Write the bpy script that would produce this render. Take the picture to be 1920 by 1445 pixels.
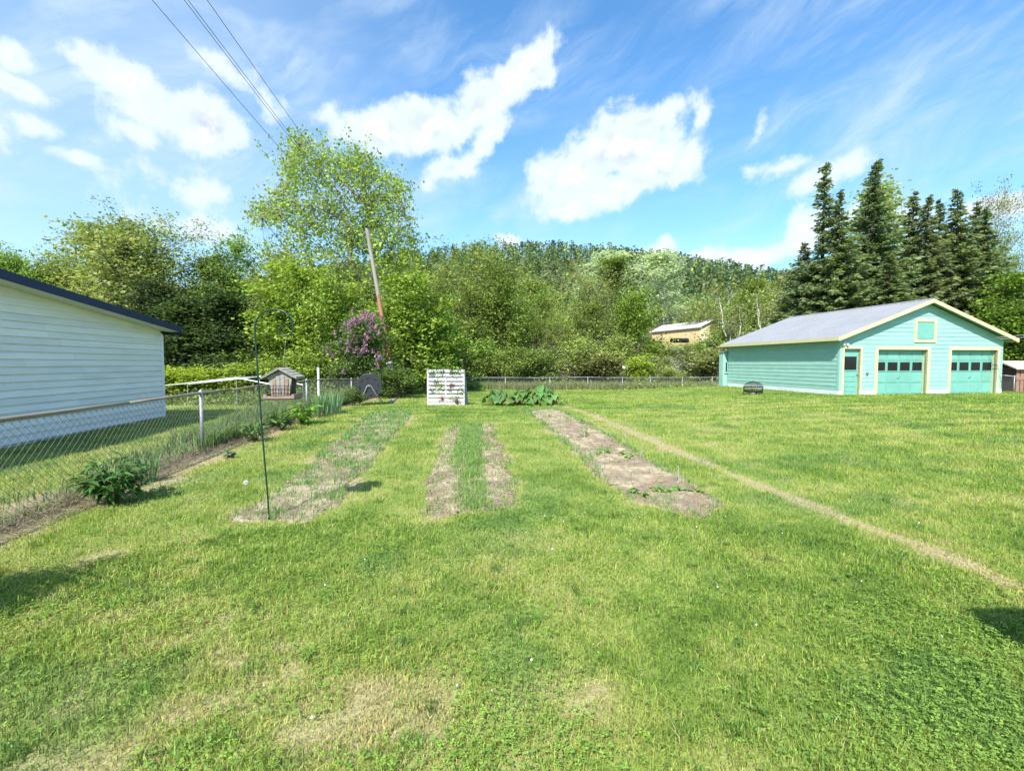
import bpy, math, random
import numpy as np
R = math.radians
SC = bpy.context.scene
COL = SC.collection
for o in list(bpy.data.objects):
    bpy.data.objects.remove(o, do_unlink=True)

# ------------------------------------------------------------------ camera
EYE = 1.65
FPX = 880.0                      # focal length in photo pixels (1920 wide)
PITCH = R(2.73)
cam_d = bpy.data.cameras.new('camera')
cam_d.sensor_width = 36.0
cam_d.lens = 36.0 * FPX / 1920.0
cam_d.clip_start = 0.05
cam_d.clip_end = 6000.0
cam = bpy.data.objects.new('camera', cam_d)
COL.objects.link(cam)
cam.location = (0, 0, EYE)
cam.rotation_euler = (R(90) - PITCH, 0, 0)
SC.camera = cam

# ------------------------------------------------------------------ light
SUN_EL = R(46)
SUN_FROM = (-0.305, -0.952)      # horizontal direction towards the sun
sun_d = bpy.data.lights.new('sun', 'SUN')
sun_d.energy = 4.7
sun_d.angle = R(0.55)
sun_d.color = (1.0, 0.955, 0.88)
sun = bpy.data.objects.new('sun', sun_d)
COL.objects.link(sun)
_az = math.atan2(SUN_FROM[0], SUN_FROM[1])          # from +Y towards +X
sun.rotation_euler = (R(90) - SUN_EL, 0, math.pi - _az)
SC.view_settings.view_transform = 'Standard'
SC.view_settings.look = 'None'
SC.view_settings.exposure = 0.95
SC.view_settings.gamma = 1.0
SC.view_settings.use_curve_mapping = False

def azel(px, py):
    u = (px - 960) / FPX; v = (722.5 - py) / FPX
    x = u
    y = math.cos(PITCH) + v * math.sin(PITCH)
    z = -math.sin(PITCH) + v * math.cos(PITCH)
    return math.atan2(x, y), math.atan2(z, math.hypot(x, y))

def build_world():
    w = bpy.data.worlds.new('World'); SC.world = w; w.use_nodes = True
    nt = w.node_tree; N = nt.nodes; L = nt.links
    N.clear()
    def nd(t, **k):
        n = N.new(t)
        for a, b in k.items(): setattr(n, a, b)
        return n
    def math_(op, a, b=None, c=None, clamp=False):
        n = nd('ShaderNodeMath', operation=op, use_clamp=clamp)
        for i, v in enumerate((a, b, c)):
            if v is None: continue
            if isinstance(v, (int, float)): n.inputs[i].default_value = v
            else: L.new(v, n.inputs[i])
        return n.outputs[0]
    def smooth(v, lo, hi, a=0.0, b=1.0):
        n = nd('ShaderNodeMapRange', interpolation_type='SMOOTHSTEP')
        L.new(v, n.inputs['Value'])
        n.inputs['From Min'].default_value = lo; n.inputs['From Max'].default_value = hi
        n.inputs['To Min'].default_value = a; n.inputs['To Max'].default_value = b
        return n.outputs[0]
    sky = nd('ShaderNodeTexSky', sky_type='NISHITA')
    sky.sun_disc = False
    sky.sun_elevation = SUN_EL
    sky.sun_rotation = _az
    sky.altitude = 200; sky.air_density = 1.0; sky.dust_density = 0.6; sky.ozone_density = 2.2
    skym = nd('ShaderNodeVectorMath', operation='MULTIPLY')
    L.new(sky.outputs[0], skym.inputs[0])
    skym.inputs[1].default_value = (0.125 * 0.64, 0.125 * 1.06, 0.125 * 1.26)
    tc = nd('ShaderNodeTexCoord')
    sep = nd('ShaderNodeSeparateXYZ'); L.new(tc.outputs['Generated'], sep.inputs[0])
    az = math_('ARCTAN2', sep.outputs[0], sep.outputs[1])
    el = math_('ARCSINE', sep.outputs[2])
    comb = nd('ShaderNodeCombineXYZ'); L.new(az, comb.inputs[0]); L.new(el, comb.inputs[1])
    AE = comb.outputs[0]
    def noise(vec, scale, detail=6.0, rough=0.55, dist=0.0):
        n = nd('ShaderNodeTexNoise')
        L.new(vec, n.inputs['Vector'])
        n.inputs['Scale'].default_value = scale; n.inputs['Detail'].default_value = detail
        n.inputs['Roughness'].default_value = rough; n.inputs['Distortion'].default_value = dist
        return n.outputs[0]
    def mapping(vec, loc, rot, scl):
        n = nd('ShaderNodeMapping', vector_type='TEXTURE')
        L.new(vec, n.inputs[0])
        n.inputs[1].default_value = (loc[0], loc[1], 0); n.inputs[2].default_value = (0, 0, rot)
        n.inputs[3].default_value = (scl[0], scl[1], 1)
        return n.outputs[0]
    # cumulus clouds: elliptic cores given as directions (azimuth, elevation), ragged by noise
    blobs = [  # px, py, half width px, half height px, rot deg, amp
        (715, 245, 92, 62, 5, 1.0), (800, 232, 95, 58, 8, 1.0), (890, 205, 88, 58, 35, 1.0),
        (950, 158, 70, 52, 40, 1.0), (990, 115, 66, 42, 20, 1.0), (1012, 138, 42, 30, 0, .8),
        (915, 262, 60, 34, 45, .72), (850, 312, 75, 30, 25, .78),
        (1075, 325, 105, 70, 20, 1.0), (1165, 275, 130, 78, 12, 1.05), (1235, 300, 92, 60, 0, 1.0),
        (1060, 378, 66, 40, 0, .9), (1215, 218, 110, 36, 8, .85), (1160, 350, 110, 40, 10, .85),
        (235, 150, 112, 50, -12, 1.0), (305, 215, 120, 52, -8, .8), (390, 228, 95, 62, 5, 1.0),
        (250, 245, 80, 34, 0, .62), (425, 128, 75, 24, -10, .62), (490, 170, 60, 26, -45, .5),
        (25, 100, 62, 40, -20, .9), (30, 168, 75, 34, -15, .8), (60, 235, 75, 26, 0, .6), (150, 295, 70, 22, 0, .6),
        (608, 205, 42, 24, 15, .5), (380, 425, 120, 36, 5, .6), (300, 340, 170, 50, 0, .36),
        (1455, 318, 70, 24, 0, .55), (1545, 335, 90, 32, 20, .66), (1505, 425, 56, 44, 50, .7),
        (1430, 470, 105, 34, 15, .8), (1330, 485, 80, 24, 0, .7), (1235, 475, 46, 24, 0, .75), (1870, 390, 90, 30, 0, .62),
        (950, 458, 30, 16, 0, .6), (1660, 395, 110, 50, 0, .5), (1320, 230, 42, 22, 45, .42), (1410, 262, 36, 14, 60, .36),
        (-180, 200, 200, 80, 5, .9), (-420, 90, 190, 80, 0, .85), (2180, 250, 220, 90, 10, .9), (2500, 330, 200, 70, 0, .8),
        (500, -260, 260, 110, 20, .8), (1350, -420, 280, 120, 10, .8),
    ]
    m = None
    warp = nd('ShaderNodeTexNoise'); L.new(AE, warp.inputs['Vector'])
    warp.inputs['Scale'].default_value = 9.0; warp.inputs['Detail'].default_value = 5.0
    wsub = nd('ShaderNodeVectorMath', operation='SUBTRACT'); L.new(warp.outputs['Color'], wsub.inputs[0]); wsub.inputs[1].default_value = (.5, .5, .5)
    wsc = nd('ShaderNodeVectorMath', operation='SCALE'); L.new(wsub.outputs[0], wsc.inputs[0]); wsc.inputs['Scale'].default_value = 0.06
    wadd = nd('ShaderNodeVectorMath', operation='ADD'); L.new(AE, wadd.inputs[0]); L.new(wsc.outputs[0], wadd.inputs[1])
    WAE = wadd.outputs[0]
    for (px, py, sx, sy, rot, amp) in blobs:
        a0, e0 = azel(px, py)
        a1, _ = azel(px + 30, py); _, e1 = azel(px, py - 30)
        kx = (a1 - a0) / 30; ky = (e1 - e0) / 30
        mp = mapping(WAE, (a0, e0), R(rot), (sx * 1.13 * kx, sy * 1.13 * ky))
        ln = nd('ShaderNodeVectorMath', operation='LENGTH'); L.new(mp, ln.inputs[0])
        v = math_('MULTIPLY_ADD', ln.outputs['Value'], -amp, amp)
        m = v if m is None else math_('SMOOTH_MAX', m, v, 0.22)
    gen = tc.outputs['Generated']
    f1 = noise(AE, 15.0, 12.0, 0.62, 0.15)
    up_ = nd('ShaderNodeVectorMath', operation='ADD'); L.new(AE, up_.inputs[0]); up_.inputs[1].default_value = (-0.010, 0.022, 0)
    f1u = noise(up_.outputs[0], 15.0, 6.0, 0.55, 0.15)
    far = math_('MULTIPLY_ADD', noise(gen, 2.6, 3.0, .5), 4.0, -2.55)      # clouds in the rest of the sky
    side = smooth(math_('ABSOLUTE', az), 1.25, 1.6)
    far = math_('ADD', far, math_('MULTIPLY_ADD', side, 3.0, -3.0))
    m = math_('MAXIMUM', m, far)
    raw = math_('ADD', m, math_('MULTIPLY_ADD', f1, 1.55, -0.86))
    cum = smooth(raw, -0.06, 0.38)
    core = smooth(raw, 0.25, 1.0)
    # thin high streaks
    mp = mapping(WAE, (0.2, 0.2), R(24), (1.0, 0.30))
    c1 = noise(mp, 3.2, 9.0, 0.62, 0.6)
    mp2 = mapping(AE, (0.0, 0.0), R(8), (1.0, 0.35))
    c2 = noise(mp2, 1.9, 4.0, 0.5, 0.3)
    cir = math_('MULTIPLY', smooth(c1, 0.36, 0.86), math_('MAXIMUM', smooth(c2, 0.36, 0.62), smooth(az, 0.10, 0.55, 0.0, 0.8)))
    cir = math_('MULTIPLY', cir, 0.85)
    veil = smooth(el, 0.60, 0.02, 0.0, 0.32)
    veil = math_('MULTIPLY', veil, smooth(c2, 0.25, 0.7, 0.45, 1.0))
    left = smooth(az, -0.05, -0.65, 0.0, 0.28)
    thin = math_('ADD', math_('ADD', cir, veil), left, clamp=True)
    thin = math_('MINIMUM', thin, 0.72)
    def mix(f, a, b):
        n = nd('ShaderNodeMix', data_type='RGBA')
        L.new(f, n.inputs[0])
        for i, v in ((6, a), (7, b)):
            if isinstance(v, tuple): n.inputs[i].default_value = v + (1,)
            else: L.new(v, n.inputs[i])
        return n.outputs[2]
    c = mix(thin, skym.outputs[0], (0.42, 0.51, 0.59))
    rel = math_('SUBTRACT', f1, f1u)  # sun-side relief of the billows, painted into the cloud colour
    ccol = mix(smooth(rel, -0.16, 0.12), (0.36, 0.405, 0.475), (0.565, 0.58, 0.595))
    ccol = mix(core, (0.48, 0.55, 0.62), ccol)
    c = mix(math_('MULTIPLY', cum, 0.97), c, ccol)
    bg = nd('ShaderNodeBackground'); L.new(c, bg.inputs[0]); bg.inputs[1].default_value = 1.0
    out = nd('ShaderNodeOutputWorld'); L.new(bg.outputs[0], out.inputs[0])
    w.cycles.sampling_method = 'MANUAL'
    w.cycles.sample_map_resolution = 512
build_world()

# ------------------------------------------------------------------ helpers
def P(px, py, Y):
    u = (px - 960) / FPX; v = (722.5 - py) / FPX
    y = math.cos(PITCH) + v * math.sin(PITCH)
    z = -math.sin(PITCH) + v * math.cos(PITCH)
    k = Y / y
    return (u * k, Y, EYE + z * k)

def sstep(x, a, b):
    t = np.clip((np.asarray(x, float) - a) / (b - a), 0, 1)
    return t * t * (3 - 2 * t)

def _hash(ix, iy, seed):
    h = (ix.astype(np.int64) * 374761393 + iy.astype(np.int64) * 668265263 + seed * 982451653) & 0xffffffff
    h = ((h ^ (h >> 13)) * 1274126177) & 0xffffffff
    return ((h ^ (h >> 16)) & 0xffff) / 65535.0

def vnoise(x, y, scale=1.0, seed=0):
    x = np.asarray(x, float) * scale; y = np.asarray(y, float) * scale
    ix = np.floor(x); iy = np.floor(y); fx = x - ix; fy = y - iy
    fx = fx * fx * (3 - 2 * fx); fy = fy * fy * (3 - 2 * fy)
    a = _hash(ix, iy, seed); b = _hash(ix + 1, iy, seed); c = _hash(ix, iy + 1, seed); d = _hash(ix + 1, iy + 1, seed)
    return (a * (1 - fx) + b * fx) * (1 - fy) + (c * (1 - fx) + d * fx) * fy

def fbm(x, y, scale=1.0, seed=0, octv=4, gain=.5):
    t = 0; a = 1; s = 0
    for i in range(octv):
        t = t + a * vnoise(x, y, scale * 2 ** i, seed + i * 17); s += a; a *= gain
    return t / s

def gz(x, y):
    x = np.asarray(x, float); y = np.asarray(y, float)
    base = -.022 * np.clip(y - 15, 0, 25)
    w = sstep(x, 5, 14) * (1 - sstep(x, 25.5, 31)) * sstep(y, 8, 19) * (1 - sstep(y, 30, 38))
    z = base * (1 - w) + .14 * w
    z = z + .125 * np.clip(y - 43, 0, 80) - .55 * 0
    A = 62 * np.exp(-((x - 15) / 225.0) ** 2)
    z = z + A * sstep(y, 110, 330) - 30 * sstep(y, 420, 900)
    z = z + (fbm(x, y, .35, 3, 2) - .5) * .10 * sstep(np.hypot(x, y), 3, 12) * (1 - w)
    return z

def gz1(x, y): return float(gz(np.array([x]), np.array([y]))[0])

def G(px, py):
    lo, hi = 0.5, 60.0
    for _ in range(50):
        mid = (lo + hi) / 2
        p = P(px, py, mid)
        if p[2] > gz1(p[0], mid): lo = mid
        else: hi = mid
    p = P(px, py, (lo + hi) / 2)
    return (p[0], p[1], gz1(p[0], p[1]))

# ------------------------------------------------------------------ materials
MATS = {}
def pbr(name, col, rough=.6, metal=0.0, spec=.4, objvar=0.0, noise=None, bump=0.0, scale=8.0, col2=None, aniso=None, coord='Object', detail=5.0):
    if name in MATS: return MATS[name]
    m = bpy.data.materials.new(name); m.use_nodes = True
    nt = m.node_tree; b = nt.nodes['Principled BSDF']
    b.inputs['Base Color'].default_value = tuple(col) + (1,)
    b.inputs['Roughness'].default_value = rough; b.inputs['Metallic'].default_value = metal
    b.inputs['Specular IOR Level'].default_value = spec
    if col2 is not None or bump:
        tc = nt.nodes.new('ShaderNodeTexCoord')
        mp = nt.nodes.new('ShaderNodeMapping'); nt.links.new(tc.outputs[coord], mp.inputs[0])
        if aniso: mp.inputs[3].default_value = aniso
        n = nt.nodes.new('ShaderNodeTexNoise'); nt.links.new(mp.outputs[0], n.inputs[0])
        n.inputs['Scale'].default_value = scale; n.inputs['Detail'].default_value = detail; n.inputs['Roughness'].default_value = .6
        if col2 is not None:
            r = nt.nodes.new('ShaderNodeValToRGB'); nt.links.new(n.outputs[0], r.inputs[0])
            r.color_ramp.elements[0].position = .33; r.color_ramp.elements[1].position = .68
            r.color_ramp.elements[0].color = tuple(col) + (1,); r.color_ramp.elements[1].color = tuple(col2) + (1,)
            src = r.outputs[0]
            if objvar:                      # each board a touch lighter or darker than its neighbours
                oi = nt.nodes.new('ShaderNodeObjectInfo'); mr = nt.nodes.new('ShaderNodeMapRange'); nt.links.new(oi.outputs['Random'], mr.inputs[0])
                mr.inputs[3].default_value = 1 - objvar; mr.inputs[4].default_value = 1 + objvar * .6
                sv = nt.nodes.new('ShaderNodeVectorMath'); sv.operation = 'SCALE'; nt.links.new(src, sv.inputs[0]); nt.links.new(mr.outputs[0], sv.inputs['Scale']); src = sv.outputs[0]
            nt.links.new(src, b.inputs['Base Color'])
        if bump:
            bp = nt.nodes.new('ShaderNodeBump'); nt.links.new(n.outputs[0], bp.inputs['Height'])
            bp.inputs['Strength'].default_value = bump; bp.inputs['Distance'].default_value = .02
            nt.links.new(bp.outputs[0], b.inputs['Normal'])
    MATS[name] = m
    return m

def leafmat(name, use='object', trans=.35, rough=.55, warm=(1.15, 1.05, .6), spec=.25):
    """foliage: colour from the object colour or a colour attribute, varied by the attribute 'tint'"""
    if name in MATS: return MATS[name]
    m = bpy.data.materials.new(name); m.use_nodes = True
    nt = m.node_tree; N = nt.nodes; L = nt.links
    b = N['Principled BSDF']; out = N['Material Output']
    b.inputs['Roughness'].default_value = rough; b.inputs['Specular IOR Level'].default_value = spec
    if use == 'object':
        oi = N.new('ShaderNodeObjectInfo'); base = oi.outputs['Color']
    else:
        at = N.new('ShaderNodeAttribute'); at.attribute_name = 'col'; base = at.outputs['Color']
    ti = N.new('ShaderNodeAttribute'); ti.attribute_name = 'tint'
    r = N.new('ShaderNodeValToRGB'); L.new(ti.outputs['Fac'], r.inputs[0])
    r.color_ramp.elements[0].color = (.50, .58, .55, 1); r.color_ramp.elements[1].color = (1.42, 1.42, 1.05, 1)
    mu = N.new('ShaderNodeMix'); mu.data_type = 'RGBA'; mu.blend_type = 'MULTIPLY'; mu.inputs[0].default_value = 1
    L.new(base, mu.inputs[6]); L.new(r.outputs[0], mu.inputs[7])
    L.new(mu.outputs[2], b.inputs['Base Color'])
    t = N.new('ShaderNodeBsdfTranslucent')
    m2 = N.new('ShaderNodeMix'); m2.data_type = 'RGBA'; m2.blend_type = 'MULTIPLY'; m2.inputs[0].default_value = 1
    L.new(mu.outputs[2], m2.inputs[6]); m2.inputs[7].default_value = warm + (1,)
    L.new(m2.outputs[2], t.inputs[0])
    mx = N.new('ShaderNodeMixShader'); mx.inputs[0].default_value = trans
    L.new(b.outputs[0], mx.inputs[1]); L.new(t.outputs[0], mx.inputs[2]); L.new(mx.outputs[0], out.inputs[0])
    MATS[name] = m
    return m

def attrmat(name, rough=.9, bumpscale=40.0, bump=.4, fine=0.25, spec=.15):
    """matt ground surface whose colour is the attribute 'col', with fine grain"""
    m = bpy.data.materials.new(name); m.use_nodes = True
    nt = m.node_tree; N = nt.nodes; L = nt.links; b = N['Principled BSDF']
    b.inputs['Roughness'].default_value = rough; b.inputs['Specular IOR Level'].default_value = spec
    at = N.new('ShaderNodeAttribute'); at.attribute_name = 'col'
    ge = N.new('ShaderNodeNewGeometry')
    n = N.new('ShaderNodeTexNoise'); L.new(ge.outputs['Position'], n.inputs[0])
    n.inputs['Scale'].default_value = bumpscale; n.inputs['Detail'].default_value = 6; n.inputs['Roughness'].default_value = .7
    mr = N.new('ShaderNodeMapRange'); L.new(n.outputs[0], mr.inputs[0])
    mr.inputs[1].default_value = .3; mr.inputs[2].default_value = .7; mr.inputs[3].default_value = 1 - fine; mr.inputs[4].default_value = 1 + fine
    sc = N.new('ShaderNodeVectorMath'); sc.operation = 'SCALE'; L.new(at.outputs['Color'], sc.inputs[0]); L.new(mr.outputs[0], sc.inputs['Scale'])
    L.new(sc.outputs[0], b.inputs['Base Color'])
    bp = N.new('ShaderNodeBump'); L.new(n.outputs[0], bp.inputs['Height']); bp.inputs['Strength'].default_value = bump; bp.inputs['Distance'].default_value = .03
    L.new(bp.outputs[0], b.inputs['Normal'])
    return m

# ------------------------------------------------------------------ mesh building
def link(o, parent=None):
    COL.objects.link(o)
    if parent is not None: o.parent = parent
    return o

def np_mesh(name, V, F, attrs=None, smooth=False):
    """V (n,3); F (m,k) with fixed k, or list of such arrays"""
    me = bpy.data.meshes.new(name)
    Fs = F if isinstance(F, (list, tuple)) else [F]
    Fs = [np.asarray(f, np.int32) for f in Fs if len(f)]
    V = np.asarray(V, np.float32)
    me.vertices.add(len(V)); me.vertices.foreach_set('co', V.ravel())
    idx = np.concatenate([f.ravel() for f in Fs])
    tot = np.concatenate([np.full(len(f), f.shape[1], np.int32) for f in Fs])
    st = np.concatenate([[0], np.cumsum(tot)[:-1]]).astype(np.int32)
    me.loops.add(len(idx)); me.loops.foreach_set('vertex_index', idx)
    me.polygons.add(len(tot)); me.polygons.foreach_set('loop_start', st)
    try: me.polygons.foreach_set('loop_total', tot)
    except Exception: pass
    for k, v in (attrs or {}).items():
        v = np.asarray(v, np.float32)
        if v.ndim == 2:
            a = me.attributes.new(k, 'FLOAT_COLOR', 'POINT')
            if v.shape[1] == 3: v = np.concatenate([v, np.ones((len(v), 1), np.float32)], 1)
            a.data.foreach_set('color', v.ravel())
        else:
            a = me.attributes.new(k, 'FLOAT', 'POINT'); a.data.foreach_set('value', v)
    me.update(calc_edges=True)
    me.validate()
    if smooth: me.polygons.foreach_set('use_smooth', np.ones(len(me.polygons), bool))
    return me

def mobj(name, me, mat=None, parent=None, loc=None, rot=None, scale=None, color=None):
    o = bpy.data.objects.new(name, me)
    if mat is not None and not me.materials: me.materials.append(mat)
    link(o, parent)
    if loc is not None: o.location = loc
    if rot is not None: o.rotation_euler = rot
    if scale is not None: o.scale = scale
    if color is not None: o.color = tuple(color) + (1,)
    return o

def tag(o, label=None, cat=None, group=None, kind=None):
    if label: o['label'] = label
    if cat: o['category'] = cat
    if group: o['group'] = group
    if kind: o['kind'] = kind
    return o

def thing(name, label, cat, loc=(0, 0, 0), rz=0.0, group=None):
    o = bpy.data.objects.new(name, None); o.empty_display_size = .2
    link(o); o.location = loc; o.rotation_euler = (0, 0, rz)
    return tag(o, label, cat, group)

class MB:
    """collects boxes, tubes and polygons; build() links them as one mesh object"""
    def __init__(s): s.v = []; s.f = []
    def poly(s, pts):
        i = len(s.v); s.v += [tuple(p) for p in pts]; s.f.append(tuple(range(i, i + len(pts)))); return s
    def box(s, x0, x1, y0, y1, z0, z1):
        return s.hexa([(x0, y0, z0), (x1, y0, z0), (x1, y1, z0), (x0, y1, z0), (x0, y0, z1), (x1, y0, z1), (x1, y1, z1), (x0, y1, z1)])
    def hexa(s, p):
        i = len(s.v); s.v += [tuple(q) for q in p]
        for f in ((3, 2, 1, 0), (4, 5, 6, 7), (0, 1, 5, 4), (1, 2, 6, 5), (2, 3, 7, 6), (3, 0, 4, 7)):
            s.f.append(tuple(i + k for k in f))
        return s
    def prism(s, poly, axis_vec):
        """extrude a polygon (3D points) along a vector"""
        n = len(poly); i = len(s.v); a = axis_vec
        s.v += [tuple(p) for p in poly] + [(p[0] + a[0], p[1] + a[1], p[2] + a[2]) for p in poly]
        s.f.append(tuple(i + k for k in reversed(range(n)))); s.f.append(tuple(i + n + k for k in range(n)))
        for k in range(n):
            j = (k + 1) % n; s.f.append((i + k, i + j, i + n + j, i + n + k))
        return s
    def tube(s, path, rad, n=8, cap=True):
        V, F = tube_np(path, rad, n)
        i = len(s.v); s.v += [tuple(p) for p in V]; s.f += [tuple(i + int(k) for k in f) for f in F]
        if cap:
            m = len(path)
            s.f.append(tuple(i + k for k in reversed(range(n)))); s.f.append(tuple(i + (m - 1) * n + k for k in range(n)))
        return s
    def lathe(s, prof, n=16, c=(0, 0, 0)):
        i = len(s.v)
        for (r, z) in prof:
            for k in range(n):
                a = 2 * math.pi * k / n; s.v.append((c[0] + r * math.cos(a), c[1] + r * math.sin(a), c[2] + z))
        for q in range(len(prof) - 1):
            for k in range(n):
                j = (k + 1) % n
                s.f.append((i + q * n + k, i + q * n + j, i + (q + 1) * n + j, i + (q + 1) * n + k))
        return s
    def mesh(s, name, smooth=False):
        me = bpy.data.meshes.new(name); me.from_pydata(s.v, [], s.f); me.update()
        if smooth: me.polygons.foreach_set('use_smooth', np.ones(len(me.polygons), bool))
        return me
    def build(s, name, mat, parent=None, smooth=False, loc=None, rot=None, bevel=0):
        o = mobj(name, s.mesh(name, smooth), mat, parent, loc, rot)
        if bevel:
            b = o.modifiers.new('bevel', 'BEVEL'); b.width = bevel; b.segments = 2; b.limit_method = 'ANGLE'
        return o

def tube_np(path, rad, n=6):
    path = np.asarray(path, float); m = len(path)
    rad = np.full(m, rad, float) if np.isscalar(rad) else np.asarray(rad, float)
    t = np.gradient(path, axis=0); t /= np.linalg.norm(t, axis=1)[:, None] + 1e-9
    up = np.array([0, 0, 1.0]) if abs(t[0, 2]) < .9 else np.array([1.0, 0, 0])
    V = np.zeros((m, n, 3))
    u = np.cross(t[0], up); u /= np.linalg.norm(u)
    ang = np.arange(n) * 2 * math.pi / n
    for i in range(m):
        u = u - t[i] * np.dot(u, t[i]); u /= np.linalg.norm(u) + 1e-9
        w = np.cross(t[i], u)
        V[i] = path[i] + rad[i] * (np.cos(ang)[:, None] * u + np.sin(ang)[:, None] * w)
    F = []
    k = np.arange(n); j = (k + 1) % n
    for i in range(m - 1):
        F.append(np.stack([i * n + k, i * n + j, (i + 1) * n + j, (i + 1) * n + k], 1))
    return V.reshape(-1, 3), np.concatenate(F)

def prisms(A, B, ra, rb=None):
    """three-sided rods from A to B (n,3): fast geometry for wires, straw and twigs"""
    A = np.asarray(A, float); B = np.asarray(B, float); n = len(A)
    rb = ra if rb is None else rb
    ra = np.broadcast_to(np.asarray(ra, float), (n,)); rb = np.broadcast_to(np.asarray(rb, float), (n,))
    t = B - A; t /= np.linalg.norm(t, axis=1)[:, None] + 1e-9
    ref = np.where(np.abs(t[:, 2:3]) < .8, np.array([[0, 0, 1.0]]), np.array([[1.0, 0, 0]]))
    u = np.cross(t, ref); u /= np.linalg.norm(u, axis=1)[:, None] + 1e-9
    w = np.cross(t, u)
    V = np.zeros((n, 6, 3))
    for k in range(3):
        a = 2 * math.pi * k / 3
        d = math.cos(a) * u + math.sin(a) * w
        V[:, k] = A + d * ra[:, None]; V[:, 3 + k] = B + d * rb[:, None]
    b = np.arange(n)[:, None] * 6
    F = np.concatenate([np.concatenate([b + k, b + (k + 1) % 3, b + 3 + (k + 1) % 3, b + 3 + k], 1) for k in range(3)])
    return V.reshape(-1, 3), F

def inpoly(x, y, poly):
    x = np.asarray(x); y = np.asarray(y); c = np.zeros(x.shape, bool)
    n = len(poly); j = n - 1
    for i in range(n):
        xi, yi = poly[i][:2]; xj, yj = poly[j][:2]
        with np.errstate(divide='ignore', invalid='ignore'):
            hit = ((yi > y) != (yj > y)) & (x < (xj - xi) * (y - yi) / (yj - yi + 1e-12) + xi)
        c ^= hit; j = i
    return c

def polydist(x, y, pts):
    """distance to a polyline and the parameter along it"""
    best = np.full(np.shape(x), 1e9)
    for a, b in zip(pts[:-1], pts[1:]):
        ax, ay = a[:2]; bx, by = b[:2]; dx = bx - ax; dy = by - ay
        t = np.clip(((x - ax) * dx + (y - ay) * dy) / (dx * dx + dy * dy), 0, 1)
        d = np.hypot(x - ax - t * dx, y - ay - t * dy)
        best = np.minimum(best, d)
    return best

# ================================================================== GROUND
CAMXY = (0.0, 0.0)
BED_L = [G(*p) for p in ((418, 979), (500, 932), (560, 890), (620, 832), (668, 796), (700, 776), (735, 768), (772, 770), (764, 792), (722, 832), (700, 872), (664, 905), (640, 935), (606, 968), (580, 984))]
BED_M = [G(*p) for p in ((790, 972), (797, 905), (822, 846), (846, 797), (922, 795), (947, 850), (968, 908), (976, 948), (930, 958), (880, 962), (836, 970))]
BED_R = [G(*p) for p in ((978, 768), (1042, 767), (1112, 798), (1195, 848), (1292, 903), (1356, 946), (1325, 972), (1240, 954), (1180, 938), (1128, 905), (1086, 855), (1036, 812))]
BEDS = [BED_L, BED_M, BED_R]
STRIP = [G(*p) for p in ((1060, 762), (1150, 795), (1250, 838), (1360, 884), (1480, 932), (1600, 980), (1720, 1022), (1790, 1050), (1860, 1080), (1935, 1116))]
STRIP.append((STRIP[-1][0] + .25, STRIP[-1][1] - .9, 0))
FENCE_L = [(-4.55, 0.3), (-5.19, 4.76), (-5.74, 8.64), (-6.62, 15.1), (-7.4, 21.6), (-8.1, 28.0), (-8.75, 35.4)]
FENCE_B = [(-8.75, 35.4), (-2.0, 36.8), (5.9, 37.6), (17.6, 38.6)]
HOUSE = [(-9.0, 2.0), (-10.5, 14.1), (-17, 14.9), (-15, 1.5)]
GAR_O = P(1572, 740, 22.0); GAR_A = math.atan(.159)
gca, gsa = math.cos(GAR_A), math.sin(GAR_A)
def gar(u, v): return (GAR_O[0] + u * gca - v * gsa, GAR_O[1] + u * gsa + v * gca)
GARAGE = [gar(0, 0), gar(9.25, 0), gar(9.25, 8.5), gar(0, 8.5)]

def bed_mask(x, y, poly, amt=.065):
    wx = (fbm(x, y, 2.2, 31, 4) - .5) * 2 * amt * 2; wy = (fbm(x, y, 2.2, 77, 4) - .5) * 2 * amt * 2
    return inpoly(x + wx, y + wy, poly)

def dry(x, y):
    """how dry the turf is, 0 lush .. 1 straw"""
    d = np.hypot(x, y)
    n = fbm(x, y, .55, 5, 4); n2 = fbm(x, y, 2.3, 9, 3); n3 = vnoise(x, y, .13, 40)
    v = .235 + .62 * (n - .5) + .80 * (n2 - .5) + .45 * (fbm(x, y, 6.0, 15, 2) - .5) + .25 * (n3 - .5)
    # the worn lower left of the lawn and the straw along the fence foot
    v = v + .20 * np.exp(-(((x + 2.6) / 1.5) ** 2 + ((y - 2.7) / .95) ** 2)) + .20 * np.exp(-(((x + .15) / 1.0) ** 2 + ((y - 2.0) / .45) ** 2))
    v = v + .22 * np.exp(-(((x + .45) / .5) ** 2 + ((y - 3.55) / .22) ** 2))
    fl = polydist(x, y, FENCE_L)
    v = v + .9 * np.exp(-((fl - .42) / .30) ** 2) * (x > -60) * sstep(fbm(x, y, .9, 61, 3), .25, .6)
    sd = polydist(x, y, STRIP)
    wdt = .085 + .07 * fbm(x, y, 1.3, 13, 3)
    v = v + .80 * np.exp(-(sd / wdt) ** 2) * (.72 + .6 * (fbm(x, y, 1.1, 90, 3) - .3)) + .18 * np.exp(-(sd / .5) ** 2)
    for b in BEDS:
        v = v + .30 * np.exp(-(polydist(x, y, b + [b[0]]) / .16) ** 2) * n2 * 1.6
    # turf turns yellower with distance
    v = v + .13 * sstep(d, 5, 13)
    return np.clip(v, 0, 1)

LUSH = np.array((.145, .240, .046)); MIDG = np.array((.240, .346, .074)); YEL = np.array((.350, .412, .114)); STRAW = np.array((.49, .42, .24))
def turf_col(x, y, v=None):
    v = dry(x, y) if v is None else v
    v = np.asarray(v)[:, None]
    c = LUSH + (MIDG - LUSH) * np.clip(v / .22, 0, 1)
    c = c + (YEL - c) * sstep(v, .22, .55)
    c = c + (STRAW - c) * sstep(v, .55, .95)
    return c

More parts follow.
